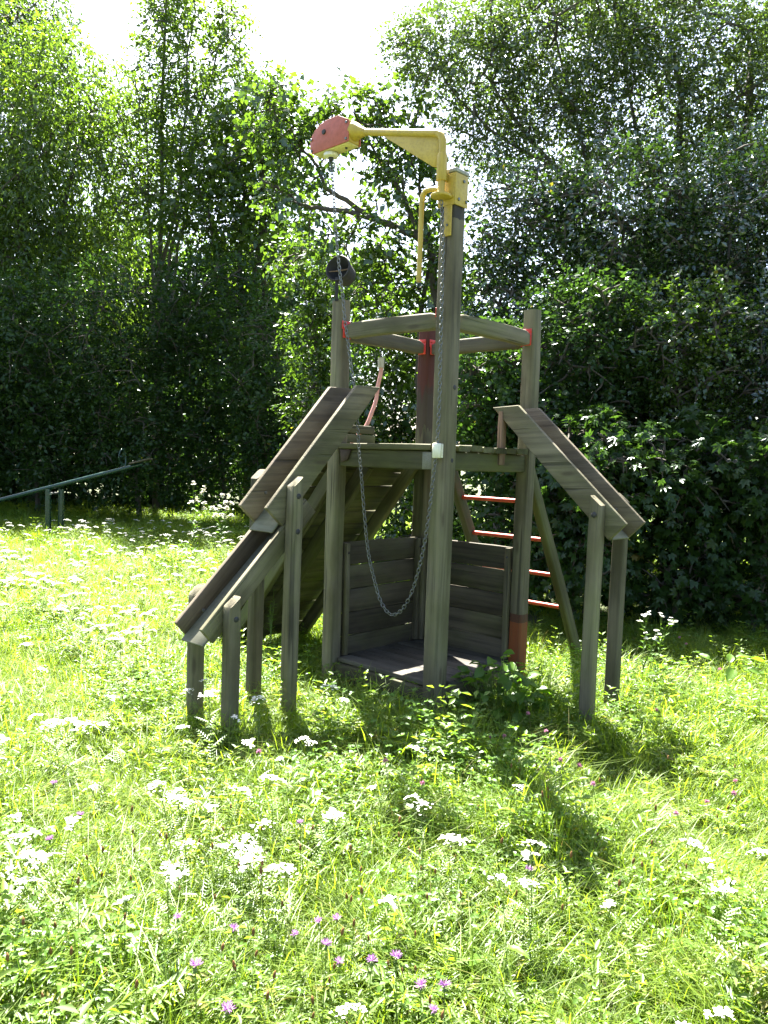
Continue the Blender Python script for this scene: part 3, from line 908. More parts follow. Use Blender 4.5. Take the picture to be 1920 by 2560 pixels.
# chain guide on the tall post
gd = empty('chain_guide', (-0.053, -0.012, 1.668), 0, tower)
V, F, C = tube_arrays([(-0.024, 0, -0.042), (-0.024, 0, -0.038), (-0.024, 0, 0.038), (-0.024, 0, 0.042)], [0.022, 0.026, 0.026, 0.022], 14)
link(bpy.data.objects.new('guide_tube', np_mesh('guide_tube', V, [F, C], smooth=True)), gd, WHITE_PL)
prism('guide_flange', gd, [(-0.001, -0.030, -0.04), (-0.001, 0.030, -0.04), (-0.001, 0.030, 0.04), (-0.001, -0.030, 0.04)], (-1, 0, 0), 0.012, WHITE_PL, 0.003, 2)

# knots and bolt plugs on the tall post
for (yy, zz, fx) in ((0.0, 2.03, 1), (0.0, 1.615, 1)):
    disc('plug', tower, (0.012 + yy, -0.0525, zz), (0, -1, 0), 0.014, 0.003, BOLT, 12)

# ------------------------------------------------------------------ the toy crane on top of the tall post
crane = empty('toy_crane', (NX, NY, Z0), YAW)
tag(crane, 'yellow steel crane arm with faded red pulley head on top of the tallest post', 'crane')
hw = 0.054
cap = prism('post_cap', crane, [(-0.062, -0.062, 3.208), (0.062, -0.062, 3.208), (0.062, 0.062, 3.208), (-0.062, 0.062, 3.208)], (0, 0, 1), 0.022, CAPGREY, 0.005, 2)
cl = empty('clamp', (0, 0, 0), 0, crane)
prism('clamp_plate', cl, [(-hw - 0.007, -hw, 3.03), (hw, -hw, 3.03), (hw, -hw, 3.204), (-hw - 0.007, -hw, 3.204)], (0, -1, 0), 0.007, YELLOW, 0.002, 2)
prism('clamp_plate', cl, [(-hw, hw, 3.03), (-hw, -hw + 0.0, 3.03), (-hw, -hw + 0.0, 3.204), (-hw, hw, 3.204)], (-1, 0, 0), 0.007, YELLOW, 0.002, 2)
prism('clamp_plate', cl, [(hw + 0.0, hw, 3.03), (-hw - 0.007, hw, 3.03), (-hw - 0.007, hw, 3.204), (hw, hw, 3.204)], (0, 1, 0), 0.007, YELLOW, 0.002, 2)
prism('clamp_strip', cl, [(-hw - 0.008, -0.046, 2.86), (-hw - 0.008, 0.008, 2.86), (-hw - 0.008, 0.008, 3.028), (-hw - 0.008, -0.046, 3.028)], (-1, 0, 0), 0.008, YELLOW, 0.003, 2)
for x, z in ((0.012, 3.168), (0.038, 3.062), (-0.03, 3.062)):
    disc('bolt', cl, (x, -hw - 0.007, z), (0, -1, 0), 0.009, 0.007, STEEL, 12)
disc('bolt', cl, (-hw - 0.016, -0.02, 2.92), (-1, 0, 0), 0.007, 0.006, STEEL, 12)
TX = -0.112
# bearing: flange attached to the clamp, neck and sleeve
fl = prism('flange_plate', crane, [(-hw - 0.004, -0.045, 3.062), (-hw - 0.004, 0.045, 3.062), (TX, 0.058, 3.062), (TX - 0.035, 0.046, 3.062), (TX - 0.055, 0.018, 3.062),
                                   (TX - 0.055, -0.018, 3.062), (TX - 0.035, -0.046, 3.062), (TX, -0.058, 3.062)], (0, 0, 1), 0.016, YELLOW, 0.004, 2)
tube('pivot_neck', crane, [(TX, 0, 3.078), (TX, 0, 3.085), (TX, 0, 3.10), (TX, 0, 3.155)], [0.034, 0.030, 0.020, 0.020], YELLOW, 16)
tube('pivot_sleeve', crane, [(TX, 0, 3.15), (TX, 0, 3.155), (TX, 0, 3.285), (TX, 0, 3.30)], [0.026, 0.029, 0.029, 0.023], YELLOW, 16)
prism('sleeve_web', crane, [(-hw - 0.006, -0.006, 3.16), (TX + 0.02, -0.006, 3.16), (TX + 0.02, -0.006, 3.20), (-hw - 0.006, -0.006, 3.20)], (0, 1, 0), 0.012, YELLOW, 0.002, 1)
tube('handle', crane, smooth_path([(TX, 0.010, 3.105), (TX, 0.06, 3.118), (TX, 0.105, 3.118), (TX, 0.129, 3.098), (TX, 0.135, 3.06), (TX, 0.136, 2.85), (TX, 0.137, 2.62)], 5), 0.0145, YELLOW, 12)
arm = tube('arm', crane, smooth_path([(TX, 0, 3.29), (TX, 0, 3.345), (TX, 0.008, 3.385), (TX, 0.035, 3.413), (TX, 0.08, 3.427), (TX, 0.35, 3.497), (TX, 0.66, 3.578)], 6), 0.0205, YELLOW, 16)
prism('gusset', crane, [(TX - 0.003, 0.46, 3.508), (TX - 0.003, 0.05, 3.402), (TX - 0.003, 0.018, 3.37), (TX - 0.003, 0.018, 3.245), (TX - 0.003, 0.034, 3.233), (TX - 0.003, 0.062, 3.24)], (1, 0, 0), 0.006, YELLOW, 0.0015, 1)
head = empty('pulley_head', (0, 0, 0), 0, crane)
OUT = [(0.69, 3.517), (0.69, 3.645), (0.785, 3.692), (0.885, 3.690), (0.945, 3.676), (0.993, 3.650), (1.026, 3.612), (1.033, 3.580), (1.030, 3.535), (1.014, 3.512)]
prism('red_plate', head, [(TX - 0.047, y, z) for y, z in OUT], (-1, 0, 0), 0.008, RED_PLATE, 0.002, 2)
prism('red_plate', head, [(TX + 0.047, y, z) for y, z in OUT], (1, 0, 0), 0.008, RED_PLATE, 0.002, 2)
prism('housing', head, [(TX - 0.047, y * 0.97 + 0.026, z * 0.96 + 3.6 * 0.04) for y, z in OUT], (1, 0, 0), 0.094, YELLOW, 0.003, 1)
prism('bottom_plate', head, [(TX - 0.045, 0.70, 3.512), (TX - 0.045, 1.01, 3.508), (TX + 0.045, 1.01, 3.508), (TX + 0.045, 0.70, 3.512)], (0, 0, 1), 0.008, YELLOW_PALE, 0.002, 1)
tube('neck_cone', head, [(TX, 0.695, 3.588), (TX, 0.680, 3.584), (TX, 0.64, 3.573), (TX, 0.60, 3.563)], [0.058, 0.054, 0.034, 0.022], YELLOW, 14)
tube('cable_ring', head, [(TX, 0.895, 3.508), (TX, 0.895, 3.502), (TX, 0.895, 3.486), (TX, 0.895, 3.481)], [0.040, 0.047, 0.047, 0.036], WHITE_PL, 22)
tube('ring_bush', head, [(TX, 0.895, 3.482), (TX, 0.895, 3.462)], [0.017, 0.014], BOLT, 12)
disc('axle', head, (TX - 0.055, 0.905, 3.622), (-1, 0, 0), 0.016, 0.008, BOLT, 16)
for y, z in ((0.708, 3.632), (0.708, 3.535), (1.020, 3.60), (1.014, 3.530)):
    disc('bolt', head, (TX - 0.055, y, z), (-1, 0, 0), 0.0085, 0.007, STEEL, 12)
disc('bolt', head, (TX, 0.76, 3.510), (0, 0, -1), 0.008, 0.008, BOLT, 12)

# ------------------------------------------------------------------ chain with single links
def link_mesh(Lk, Wk, r):
    pts, kk = [], 14
    for i in range(kk):
        a = 2 * math.pi * i / kk
        x = (Lk / 2 - Wk / 2) * (1 if math.cos(a) > 0 else -1) * min(1, abs(math.cos(a)) * 3) + math.cos(a) * Wk / 2
        pts.append((x, math.sin(a) * Wk / 2, 0))
    V, F = [], []
    P = np.array(pts)
    sides = 5
    n_ = len(P)
    for i in range(n_):
        t = unit(P[(i + 1) % n_] - P[i - 1])
        u = np.array((0, 0, 1.0))
        w = np.cross(t, u)
        for j in range(sides):
            a = 2 * math.pi * j / sides
            V.append(P[i] + r * (math.cos(a) * u + math.sin(a) * w))
    for i in range(n_):
        for j in range(sides):
            F.append((i * sides + j, ((i + 1) % n_) * sides + j, ((i + 1) % n_) * sides + (j + 1) % sides, i * sides + (j + 1) % sides))
    me = np_mesh('chain_link', np.array(V), np.array(F), smooth=True)
    me.materials.append(STEEL)
    return me


chain = empty('chain', (NX, NY, Z0), YAW)
tag(chain, 'thin steel chain hanging from the crane head in a deep loop to the tall post', 'chain')
path = [(-0.112, 0.895, 3.465), (-0.112, 0.863, 3.268), (-0.112, 0.838, 3.065), (-0.112, 0.805, 2.865), (-0.112, 0.780, 2.738), (-0.112, 0.750, 2.60), (-0.112, 0.727, 2.463), (-0.11, 0.693, 2.313),
        (-0.11, 0.652, 2.139), (-0.11, 0.615, 2.003), (-0.108, 0.592, 1.82), (-0.106, 0.573, 1.65), (-0.104, 0.546, 1.479), (-0.102, 0.510, 1.236), (-0.10, 0.475, 1.042), (-0.098, 0.418, 0.877),
        (-0.095, 0.36, 0.751), (-0.092, 0.284, 0.687), (-0.09, 0.206, 0.716), (-0.087, 0.137, 0.818), (-0.084, 0.086, 0.965), (-0.081, 0.050, 1.131), (-0.079, 0.024, 1.317), (-0.077, 0.008, 1.501), (-0.077, -0.006, 1.615),
        (-0.077, -0.012, 1.671), (-0.078, -0.018, 1.95), (-0.080, -0.015, 2.17), (-0.084, -0.012, 2.5), (-0.092, -0.010, 2.83), (-0.104, -0.004, 3.0), (-0.11, 0.0, 3.062)]
sp = np.array(smooth_path(path, 12))
cum = np.concatenate([[0], np.cumsum(np.linalg.norm(np.diff(sp, axis=0), axis=1))])
LM = link_mesh(0.0285, 0.0185, 0.0029)
pitch = 0.0225
total = cum[-1]
nl = int(total / pitch)
for i in range(nl):
    s0 = (i + 0.5) * pitch
    pp = np.array([np.interp(s0, cum, sp[:, k]) for k in range(3)])
    pq = np.array([np.interp(s0 + 0.01, cum, sp[:, k]) for k in range(3)])
    d = Vector(pq - pp)
    x, y, z = frame(d, Vector((0, 0, 1)) if abs(d.normalized().z) < 0.9 else Vector((0.8, 0.6, 0)))
    a = math.radians(25 + 90 * (i % 2))
    y2 = y * math.cos(a) + z * math.sin(a)
    z2 = x.cross(y2)
    o = bpy.data.objects.new('chain_link', LM)
    o.matrix_local = Matrix(((x.x, y2.x, z2.x, pp[0]), (x.y, y2.y, z2.y, pp[1]), (x.z, y2.z, z2.z, pp[2]), (0, 0, 0, 1)))
    link(o, chain)

# ------------------------------------------------------------------ rubber bucket hooked to the chain
bucket = empty('bucket', (NX, NY, Z0), YAW)
tag(bucket, 'small black rubber bucket hanging tipped on the chain with its strap dangling', 'bucket')
e1 = Vector((0.674, 0.739, 0))      # local axes seen from the world, to set the tilt in world terms
e2 = Vector((-0.739, 0.674, 0))


def to_local(v):
    return Vector((v.dot(e1), v.dot(e2), v.z))


ax = to_local(Vector((0.42, 0.88, -0.22)).normalized())      # from mouth to bottom
mc = Vector((-0.055, 0.868, 2.812))
prof = [(0.000, 0.083), (0.006, 0.088), (0.016, 0.088), (0.022, 0.083), (0.13, 0.066), (0.14, 0.060)]
V, F, C = tube_arrays([tuple(mc + ax * t) for t, r in prof], [r for t, r in prof], 24, False)
n_ = len(V)
inner = [(0.0, 0.083), (0.004, 0.076), (0.12, 0.058), (0.125, 0.02), (0.126, 0.001)]
V2, F2, C2 = tube_arrays([tuple(mc + ax * t) for t, r in inner], [r for t, r in inner], 24, False)
V3, F3, C3 = tube_arrays([tuple(mc + ax * 0.14), tuple(mc + ax * 0.1405)], [0.060, 0.001], 24, False)
shell = np_mesh('bucket_body', np.vstack([V, V2, V3]), [np.vstack([F, F2[:, ::-1] + n_, F3 + n_ + len(V2)])], smooth=True)
link(bpy.data.objects.new('bucket_body', shell), bucket, RUBBER)
x_, y_, z_ = frame(ax)
CROSS = paint_mat('rusty_bar', (0.16, 0.10, 0.06), (0.3, 0.24, 0.18), 0.6, 0.7, 0.0, 60)
tube('cross_bar', bucket, [tuple(mc + ax * 0.02 - y_ * 0.07 - z_ * 0.005), tuple(mc + ax * 0.02 - z_ * 0.012), tuple(mc + ax * 0.02 + y_ * 0.07 - z_ * 0.012)], 0.004, CROSS, 8)
st = mc + to_local(Vector((0.0, 0.0, -0.080)))
sw = to_local(Vector((1, 0, 0)))
prism('strap', bucket, [st + sw * 0.011 + Vector((0, 0, 0.02)), st - sw * 0.011 + Vector((0, 0, 0.02)), st - sw * 0.011 + Vector((0, 0, -0.13)), st + sw * 0.011 + Vector((0, 0, -0.13))], to_local(Vector((0, -1, 0))), 0.008, RUBBER, 0.002, 2)
tube('hook', bucket, smooth_path([tuple(mc + ax * 0.02 + z_ * 0.08), (-0.09, 0.84, 2.93), (-0.112, 0.828, 3.0)], 4), 0.004, STEEL, 8)

# ------------------------------------------------------------------ rope with a red hose on the back rail
rope = empty('climbing_rope', (NX, NY, Z0), YAW)
tag(rope, 'faded red hose covered climbing rope hanging from the back left rail above the ramp', 'rope')
tube('hose', rope, smooth_path([(0.393, S, 2.26), (0.392, S, 2.20), (0.373, S + 0.005, 2.107), (0.364, S + 0.01, 2.012), (0.337, S + 0.02, 1.929), (0.305, S + 0.04, 1.833), (0.28, S + 0.10, 1.76), (0.26, S + 0.24, 1.57), (0.25, S + 0.7, 1.03), (0.25, S + 0.95, 0.73)], 5), 0.0135, PINK, 12)
tube('ferrule', rope, [(0.391, S, 2.232), (0.391, S, 2.30)], [0.021, 0.022], FERRULE, 16)
tube('eye_bolt', rope, [(0.390, S, 2.30), (0.388, S, 2.335), (0.386, S, 2.37)], 0.005, BOLT, 8)

# ------------------------------------------------------------------ green seesaw on the left
ss = empty('seesaw', (-5.45, 13.0, 0))
tag(ss, 'green tubular seesaw tilted up to the right in front of the dark shrubs', 'seesaw')
A0, A1 = Vector((-3.05, -0.25, 0.03)), Vector((1.40, 0.1, 1.335))
d = (A1 - A0)
tube('beam', ss, [tuple(A0 + d * t) for t in (0, 0.25, 0.5, 0.75, 1)], 0.036, GREENTUBE, 16)
tube('handle', ss, smooth_path([tuple(A0 + d * 0.93 + Vector((0, 0, 0.03))), tuple(A0 + d * 0.92 + Vector((0, -0.1, 0.2))), tuple(A0 + d * 0.925 + Vector((0, -0.02, 0.33))), tuple(A0 + d * 0.93 + Vector((0, 0.1, 0.2))), tuple(A0 + d * 0.935 + Vector((0, 0.02, 0.03)))], 5), 0.009, GREENTUBE, 8)
bar('seat', ss, tuple(A0 + d * 0.955 + Vector((0, 0, 0.05))), tuple(A0 + d * 1.03 + Vector((0, 0, 0.05))), 0.26, 0.03, WOOD_BROWN, 0.008)
for k in (-0.075, 0.075):
    bar('support_post', ss, (k - 0.02, k, -0.1), (k - 0.02, k, 0.86), 0.085, 0.08, GREENTUBE, 0.012, hint=XH)
tube('axle', ss, [(-0.02, -0.16, 0.80), (-0.02, 0.16, 0.80)], 0.02, STEEL, 10)
for k in (-1, 1):
    tube('handle_grip', ss, [tuple(A0 + d * 0.92 + Vector((0, 0.0, 0.2 + 0.02 * k))), tuple(A0 + d * 0.92 + Vector((0, 0.1 * k, 0.2)))], 0.011, GREENTUBE, 8)

# ------------------------------------------------------------------ meadow: sources for the grass (kept out of the scene collection) and one scattering object
SRC = bpy.data.collections.new('grass_sources')


def merge(lst):
    V, F, A, o = [], [], [], 0
    for (v, f, a) in lst:
        V.append(v)
        F.append(f + o)
        A.append(a)
        o += len(v)
    return np.concatenate(V), np.concatenate(F), np.concatenate(A)


def blades(n, hmin, hmax, spread, wid, lean):
    """curved tapering blades, 5 triangles each"""
    base = np.stack([rng.normal(size=n) * spread, rng.normal(size=n) * spread, np.full(n, -0.02)], -1)
    az = rng.random(n) * 2 * np.pi
    h = hmin + (hmax - hmin) * rng.random(n) ** 1.4
    ln = lean * (0.3 + rng.random(n))
    dirv = np.stack([np.cos(az), np.sin(az), np.zeros(n)], -1)
    sv = np.stack([-np.sin(az), np.cos(az), np.zeros(n)], -1)
    w = wid * (0.6 + 0.7 * rng.random(n))
    rows = []
    for t, ww in ((0, 0.8), (0.4, 1.0), (0.75, 0.7), (1.0, 0.0)):
        c = base + dirv * (ln * h * t ** 2)[:, None] + np.array((0, 0, 1.0)) * (h * (t - 0.28 * ln * t ** 2.5))[:, None]
        rows.append((c - sv * (w * ww / 2)[:, None], c + sv * (w * ww / 2)[:, None]))
    V = np.stack([rows[0][0], rows[0][1], rows[1][0], rows[1][1], rows[2][0], rows[2][1], rows[3][0]], 1).reshape(-1, 3)
    k = np.arange(n)[:, None] * 7
    F = np.concatenate([k + np.array([[0, 1, 3]]), k + np.array([[0, 3, 2]]), k + np.array([[2, 3, 5]]), k + np.array([[2, 5, 4]]), k + np.array([[4, 5, 6]])])
    return V, F, np.repeat(rng.random(n), 7)


def fern_leaves(n, lmin, lmax, spread, rise=1.0):
    """feathery leaves: a midrib with many short narrow leaflets"""
    out = []
    for _ in range(n):
        L = lmin + (lmax - lmin) * rng.random()
        az = rng.random() * 2 * np.pi
        base = np.array((rng.normal() * spread, rng.normal() * spread, -0.01))
        dr = np.array((math.cos(az), math.sin(az), 0))
        m = 13
        t = np.linspace(0.15, 1, m)
        P = base + dr * (L * 0.75 * t ** 1.3)[:, None] + np.array((0, 0, 1.0)) * (L * rise * (0.95 * t - 0.5 * t ** 2.2))[:, None]
        T = unit(np.gradient(P, axis=0))
        Sd = unit(np.cross(T, np.array((0, 0, 1.0))))
        for s in (-1, 1):
            D = unit(Sd * s + T * 0.55 + rng.normal(size=(m, 3)) * 0.2)
            ll = L * 0.17 * np.sin(np.pi * (0.12 + 0.86 * t)) + 0.004
            v, f = leaf_arrays(P, D, np.tile(np.array((0, 0, 1.0)), (m, 1)) + rng.normal(size=(m, 3)) * 0.4, ll, ll * 0.28)
            out.append((v, f, np.full(len(v), rng.random())))
    return merge(out)


def trefoils(n, spread, hmin, hmax, size):
    out = []
    for _ in range(n):
        b = np.array((rng.normal() * spread, rng.normal() * spread, 0.0))
        h = hmin + (hmax - hmin) * rng.random()
        top = b + np.array((rng.normal() * 0.025, rng.normal() * 0.025, h))
        a0 = rng.random() * 6.28
        s = size * (0.7 + 0.6 * rng.random())
        az = a0 + np.array((0, 2.1, 4.2))
        D = np.stack([np.cos(az), np.sin(az), rng.normal(size=3) * 0.25], -1)
        nt = np.array((rng.normal() * 0.35, rng.normal() * 0.35, 1.0))
        v, f = leaf_arrays(np.tile(top, (3, 1)), D, np.tile(nt, (3, 1)), np.full(3, s), np.full(3, s * 0.85), 0.15, 0.05)
        out.append((v, f, np.full(len(v), rng.random())))
        sv = np.array([[0.0012, 0, 0], [-0.0012, 0, 0], [0, 0.0012, 0]])
        out.append((np.vstack([b + sv[0], b + sv[1], top]), np.array([[0, 1, 2]]), np.full(3, 0.6)))
    return merge(out)


def broad_leaves(n, L, W, spread, rise):
    az = rng.random(n) * 6.28
    P = np.stack([rng.normal(size=n) * spread, rng.normal(size=n) * spread, np.full(n, 0.0)], -1)
    out = []
    D0 = np.stack([np.cos(az), np.sin(az), np.full(n, rise)], -1)
    sc = 0.6 + 0.6 * rng.random(n)
    v, f = leaf_arrays(P, D0, np.tile(np.array((0, 0, 1.0)), (n, 1)) + rng.normal(size=(n, 3)) * 0.3, L * sc, W * sc, 0.12, 0.25)
    return v, f, np.repeat(rng.random(n), 4)


def src(name, arr, mat):
    V, F, A = arr
    o = bpy.data.objects.new(name, np_mesh(name, V, F, A))
    o.data.materials.append(mat)
    SRC.objects.link(o)


src('a_grass_tuft', blades(95, 0.07, 0.25, 0.06, 0.0034, 0.85), BLADE)
src('b_grass_tuft', blades(70, 0.08, 0.28, 0.055, 0.0038, 1.1), BLADE)
src('c_grass_tuft', blades(110, 0.05, 0.17, 0.065, 0.0030, 0.9), BLADE)
src('d_fern_tuft', fern_leaves(11, 0.09, 0.19, 0.05), FERN)
src('e_fern_tuft', fern_leaves(9, 0.12, 0.24, 0.04, 1.25), FERN)
src('f_clover_tuft', trefoils(38, 0.06, 0.05, 0.15, 0.0115), CLOVER)
src('g_clover_tuft', trefoils(32, 0.06, 0.08, 0.20, 0.0135), CLOVER)
src('h_broad_tuft', broad_leaves(12, 0.13, 0.032, 0.03, 0.9), CLOVER)
src('i_straw_tuft', blades(7, 0.15, 0.36, 0.05, 0.0022, 0.7), STRAW)
src('j_leafy_stem', merge([broad_leaves(3, 0.045, 0.014, 0.006, 0.5)] + [(lambda q: (q[0] + np.array((0, 0, 0.03 * i)), q[1], q[2]))(broad_leaves(3, 0.05 - 0.002 * i, 0.014, 0.012, 0.6)) for i in range(1, 9)]), FERN)


def scatter_points():
    """positions, kind, size and turn of each tuft; denser near the camera"""
    P = []
    for (y0, y1, dn) in ((0.9, 3.2, 260), (3.2, 5.5, 230), (5.5, 9.0, 150), (9.0, 14.0, 85), (14.0, 22.0, 34)):
        x0, x1 = -0.62 * y1 - 0.9, 0.62 * y1 + 0.9
        n = int((x1 - x0) * (y1 - y0) * dn)
        q = np.stack([x0 + (x1 - x0) * rng.random(n), y0 + (y1 - y0) * rng.random(n)], -1)
        q = q[np.abs(q[:, 0]) < 0.62 * q[:, 1] + 0.9]
        P.append(q)
    P = np.concatenate(P)
    # nothing grows through the boarded floor of the tower
    d = P - np.array((NX, NY))
    lx = d @ np.array((math.cos(YAW), math.sin(YAW)))
    ly = d @ np.array((-math.sin(YAW), math.cos(YAW)))
    ok = ~((lx > -0.01) & (lx < S) & (ly > -0.01) & (ly < S))
    # the right-hand wood has bare soil with few plants
    wood = (P[:, 0] > 0.6) & (P[:, 1] > 7.2)
    ok &= ~(wood & (rng.random(len(P)) < 0.8))
    return P[ok]


PT = scatter_points()
x, y = PT[:, 0], PT[:, 1]
m = len(PT)
zone = np.sin(x * 2.3 + 1.0) * np.cos(y * 1.9) + 0.6 * np.sin(x * 5.1 + y * 3.3)
clov = np.clip(0.28 + 0.35 * zone + 0.12 * (x > 0.2), 0.05, 0.75)
u = rng.random(m)
kind = np.where(u < clov * 0.42, np.where(rng.random(m) < 0.55, 5, 6), np.where(u < clov * 0.42 + 0.26, np.where(rng.random(m) < 0.5, 3, 4), np.where(u > 0.990, 8, np.where(u > 0.955, 7, np.where(u > 0.90, 9, rng.integers(0, 3, m))))))
size = (0.7 + 0.55 * rng.random(m)) * (1 + 0.22 * zone)
size = np.clip(size, 0.45, 1.6)
near_tower = np.exp(-((x - 0.3) ** 2 + (y - 4.3) ** 2) / 0.6)
size *= 1 + 0.32 * near_tower
far = np.clip((y - 7) / 8, 0, 1)
size *= 1 + 0.5 * far

gm = bpy.data.meshes.new('meadow_grass')
gm.vertices.add(m)
gm.vertices.foreach_set('co', np.stack([x, y, gz(x, y)], -1).astype(np.float32).ravel())
for nm, typ, val in (('tuft', 'INT', kind.astype(np.int32)), ('size', 'FLOAT', size.astype(np.float32)), ('turn', 'FLOAT', (rng.random(m) * 6.28).astype(np.float32))):
    at = gm.attributes.new(nm, typ, 'POINT')
    at.data.foreach_set('value', val)
grass = bpy.data.objects.new('meadow_grass', gm)
COL.objects.link(grass)
tag(grass, 'sunlit meadow grass with clover and feathery leaves', 'grass', kind='stuff')


def scatter_mod(obj, collection, name):
    ng = bpy.data.node_groups.new(name, 'GeometryNodeTree')
    ng.interface.new_socket('Geometry', in_out='INPUT', socket_type='NodeSocketGeometry')
    ng.interface.new_socket('Geometry', in_out='OUTPUT', socket_type='NodeSocketGeometry')
    N = ng.nodes
    gi, go = N.new('NodeGroupInput'), N.new('NodeGroupOutput')
    ci = N.new('GeometryNodeCollectionInfo')
    ci.inputs['Collection'].default_value = collection
    ci.inputs['Separate Children'].default_value = True
    ci.inputs['Reset Children'].default_value = True
    ip = N.new('GeometryNodeInstanceOnPoints')
    ip.inputs['Pick Instance'].default_value = True

    def attr(nm, typ):
        a = N.new('GeometryNodeInputNamedAttribute')
        a.data_type = typ
        a.inputs['Name'].default_value = nm
        return a.outputs[0]
    cx = N.new('ShaderNodeCombineXYZ')
    ng.links.new(attr('turn', 'FLOAT'), cx.inputs[2])
    ng.links.new(gi.outputs[0], ip.inputs['Points'])
    ng.links.new(ci.outputs[0], ip.inputs['Instance'])
    ng.links.new(attr('tuft', 'INT'), ip.inputs['Instance Index'])
    ng.links.new(cx.outputs[0], ip.inputs['Rotation'])
    ng.links.new(attr('size', 'FLOAT'), ip.inputs['Scale'])
    ng.links.new(ip.outputs[0], go.inputs[0])
    md = obj.modifiers.new('scatter', 'NODES')
    md.node_group = ng


scatter_mod(grass, SRC, 'scatter_grass')

# ------------------------------------------------------------------ flowers
def stem_arrays(h, bend, r=0.0016, leaf_n=10, leaf_l=0.05, feather=True):
    pts = [(bend[0] * t * t, bend[1] * t * t, h * t) for t in np.linspace(0, 1, 5)]
    V, F, C = tube_arrays(pts, [r * 1.3, r * 1.2, r, r, r * 0.8], 4, False)
    T = np.concatenate([F[:, [0, 1, 2]], F[:, [0, 2, 3]]])
    out = [(V, T, np.full(len(V), 0.5))]
    for i in range(leaf_n):
        t = 0.05 + 0.8 * i / leaf_n
        P = np.array((bend[0] * t * t, bend[1] * t * t, h * t))
        az = i * 2.4
        D = np.array((math.cos(az), math.sin(az), 0.7))
        L = leaf_l * (1 - 0.5 * t)
        if feather:
            k = 7
            tt = np.linspace(0.1, 1, k)
            Q = P + D * (L * tt)[:, None]
            sd = unit(np.cross(D, np.array((0, 0, 1.0))))
            for s in (-1, 1):
                ll = 0.28 * L * np.sin(np.pi * (0.15 + 0.8 * tt)) + 0.002
                v, f = leaf_arrays(Q, np.tile(sd * s + D * 0.5, (k, 1)), np.tile(np.array((0, 0, 1.0)), (k, 1)), ll, ll * 0.35)
                out.append((v, f, np.full(len(v), rng.random())))
        else:
            v, f = leaf_arrays(P[None], D[None], np.array([[0, 0, 1.0]]), np.array([L]), np.array([L * 0.28]))
            out.append((v, f, np.full(len(v), rng.random())))
    return merge(out), np.array((bend[0], bend[1], h))


def florets(centres, r, nrm=(0, 0, 1), cup=0.25, petals=7):
    """little flat star-shaped heads"""
    out = []
    for c_ in centres:
        a = np.arange(petals) * 2 * np.pi / petals + rng.random()
        tilt = np.array((rng.normal() * 0.25, rng.normal() * 0.25, 1.0))
        tilt = unit(tilt + np.array(nrm) * 0.5)
        uu = unit(np.cross(tilt, np.array((0.3, 1, 0.1))))
        ww = np.cross(tilt, uu)
        rr = r * (0.8 + 0.4 * rng.random(petals))
        ring = c_ + rr[:, None] * (np.cos(a)[:, None] * uu + np.sin(a)[:, None] * ww) - tilt * r * cup
        V = np.vstack([c_, ring])
        F = np.array([[0, 1 + i, 1 + (i + 1) % petals] for i in range(petals)])
        out.append((V, F, np.full(len(V), rng.random())))
    return merge(out)


def flat_head(top, R, n):
    c = []
    clumps = [(rng.normal() * R * 0.5, rng.normal() * R * 0.5) for _ in range(6)]
    for i in range(n):
        k = clumps[i % 6]
        q = np.array((k[0] + rng.normal() * R * 0.24, k[1] + rng.normal() * R * 0.24))
        rr = np.linalg.norm(q)
        c.append(top + np.array((q[0], q[1], 0.012 - 0.18 * rr * rr / max(R, 1e-3) + rng.normal() * 0.0015)))
    fl = florets(c, 0.0042, petals=6)
    # thin rays from the stem to the head
    rays = []
    for k in clumps:
        V, F, C = tube_arrays([top - np.array((0, 0, 0.03)), top + np.array((k[0], k[1], 0.006))], 0.0008, 3, False)
        rays.append((V, np.concatenate([F[:, [0, 1, 2]], F[:, [0, 2, 3]]]), np.full(len(V), 0.5)))
    return fl, merge(rays)


def as_mesh(name, arr, mat):
    V, F, A = arr
    me = np_mesh(name, V, F, A)
    me.materials.append(mat)
    return me


YARROW = []
for i in range(7):
    h = 0.25 + 0.02 * i
    bend = (rng.normal() * 0.06, rng.normal() * 0.06)
    (sv, sf, sa), top = stem_arrays(h, bend, 0.0013, 11, 0.075)
    fl, rays = flat_head(top, 0.022 + 0.004 * (i % 4), 46 + 6 * (i % 3))
    YARROW.append((as_mesh('yarrow', merge([(sv, sf, sa), rays]), STEM), as_mesh('flower_head', fl, WHITE_PETAL)))
KNAP = []
for i in range(3):
    h = 0.30 + 0.04 * i
    (sv, sf, sa), top = stem_arrays(h, (rng.normal() * 0.03, rng.normal() * 0.03), 0.0015, 8, 0.06, False)
    bud = florets([top + np.array((0, 0, -0.004 * k)) for k in range(3)], 0.006, cup=1.0, petals=8)
    n_ = 34
    a = rng.random(n_) * 6.28
    e = 0.15 + 0.9 * rng.random(n_)
    D = np.stack([np.cos(a) * np.cos(e), np.sin(a) * np.cos(e), np.sin(e)], -1)
    v, f = leaf_arrays(np.tile(top, (n_, 1)), D, rng.normal(size=(n_, 3)), np.full(n_, 0.021), np.full(n_, 0.0035))
    KNAP.append((as_mesh('knapweed', merge([(sv, sf, sa), bud]), STEM), as_mesh('flower_head', (v, f, np.repeat(rng.random(n_), 4)), MAUVE)))
CLOV = []
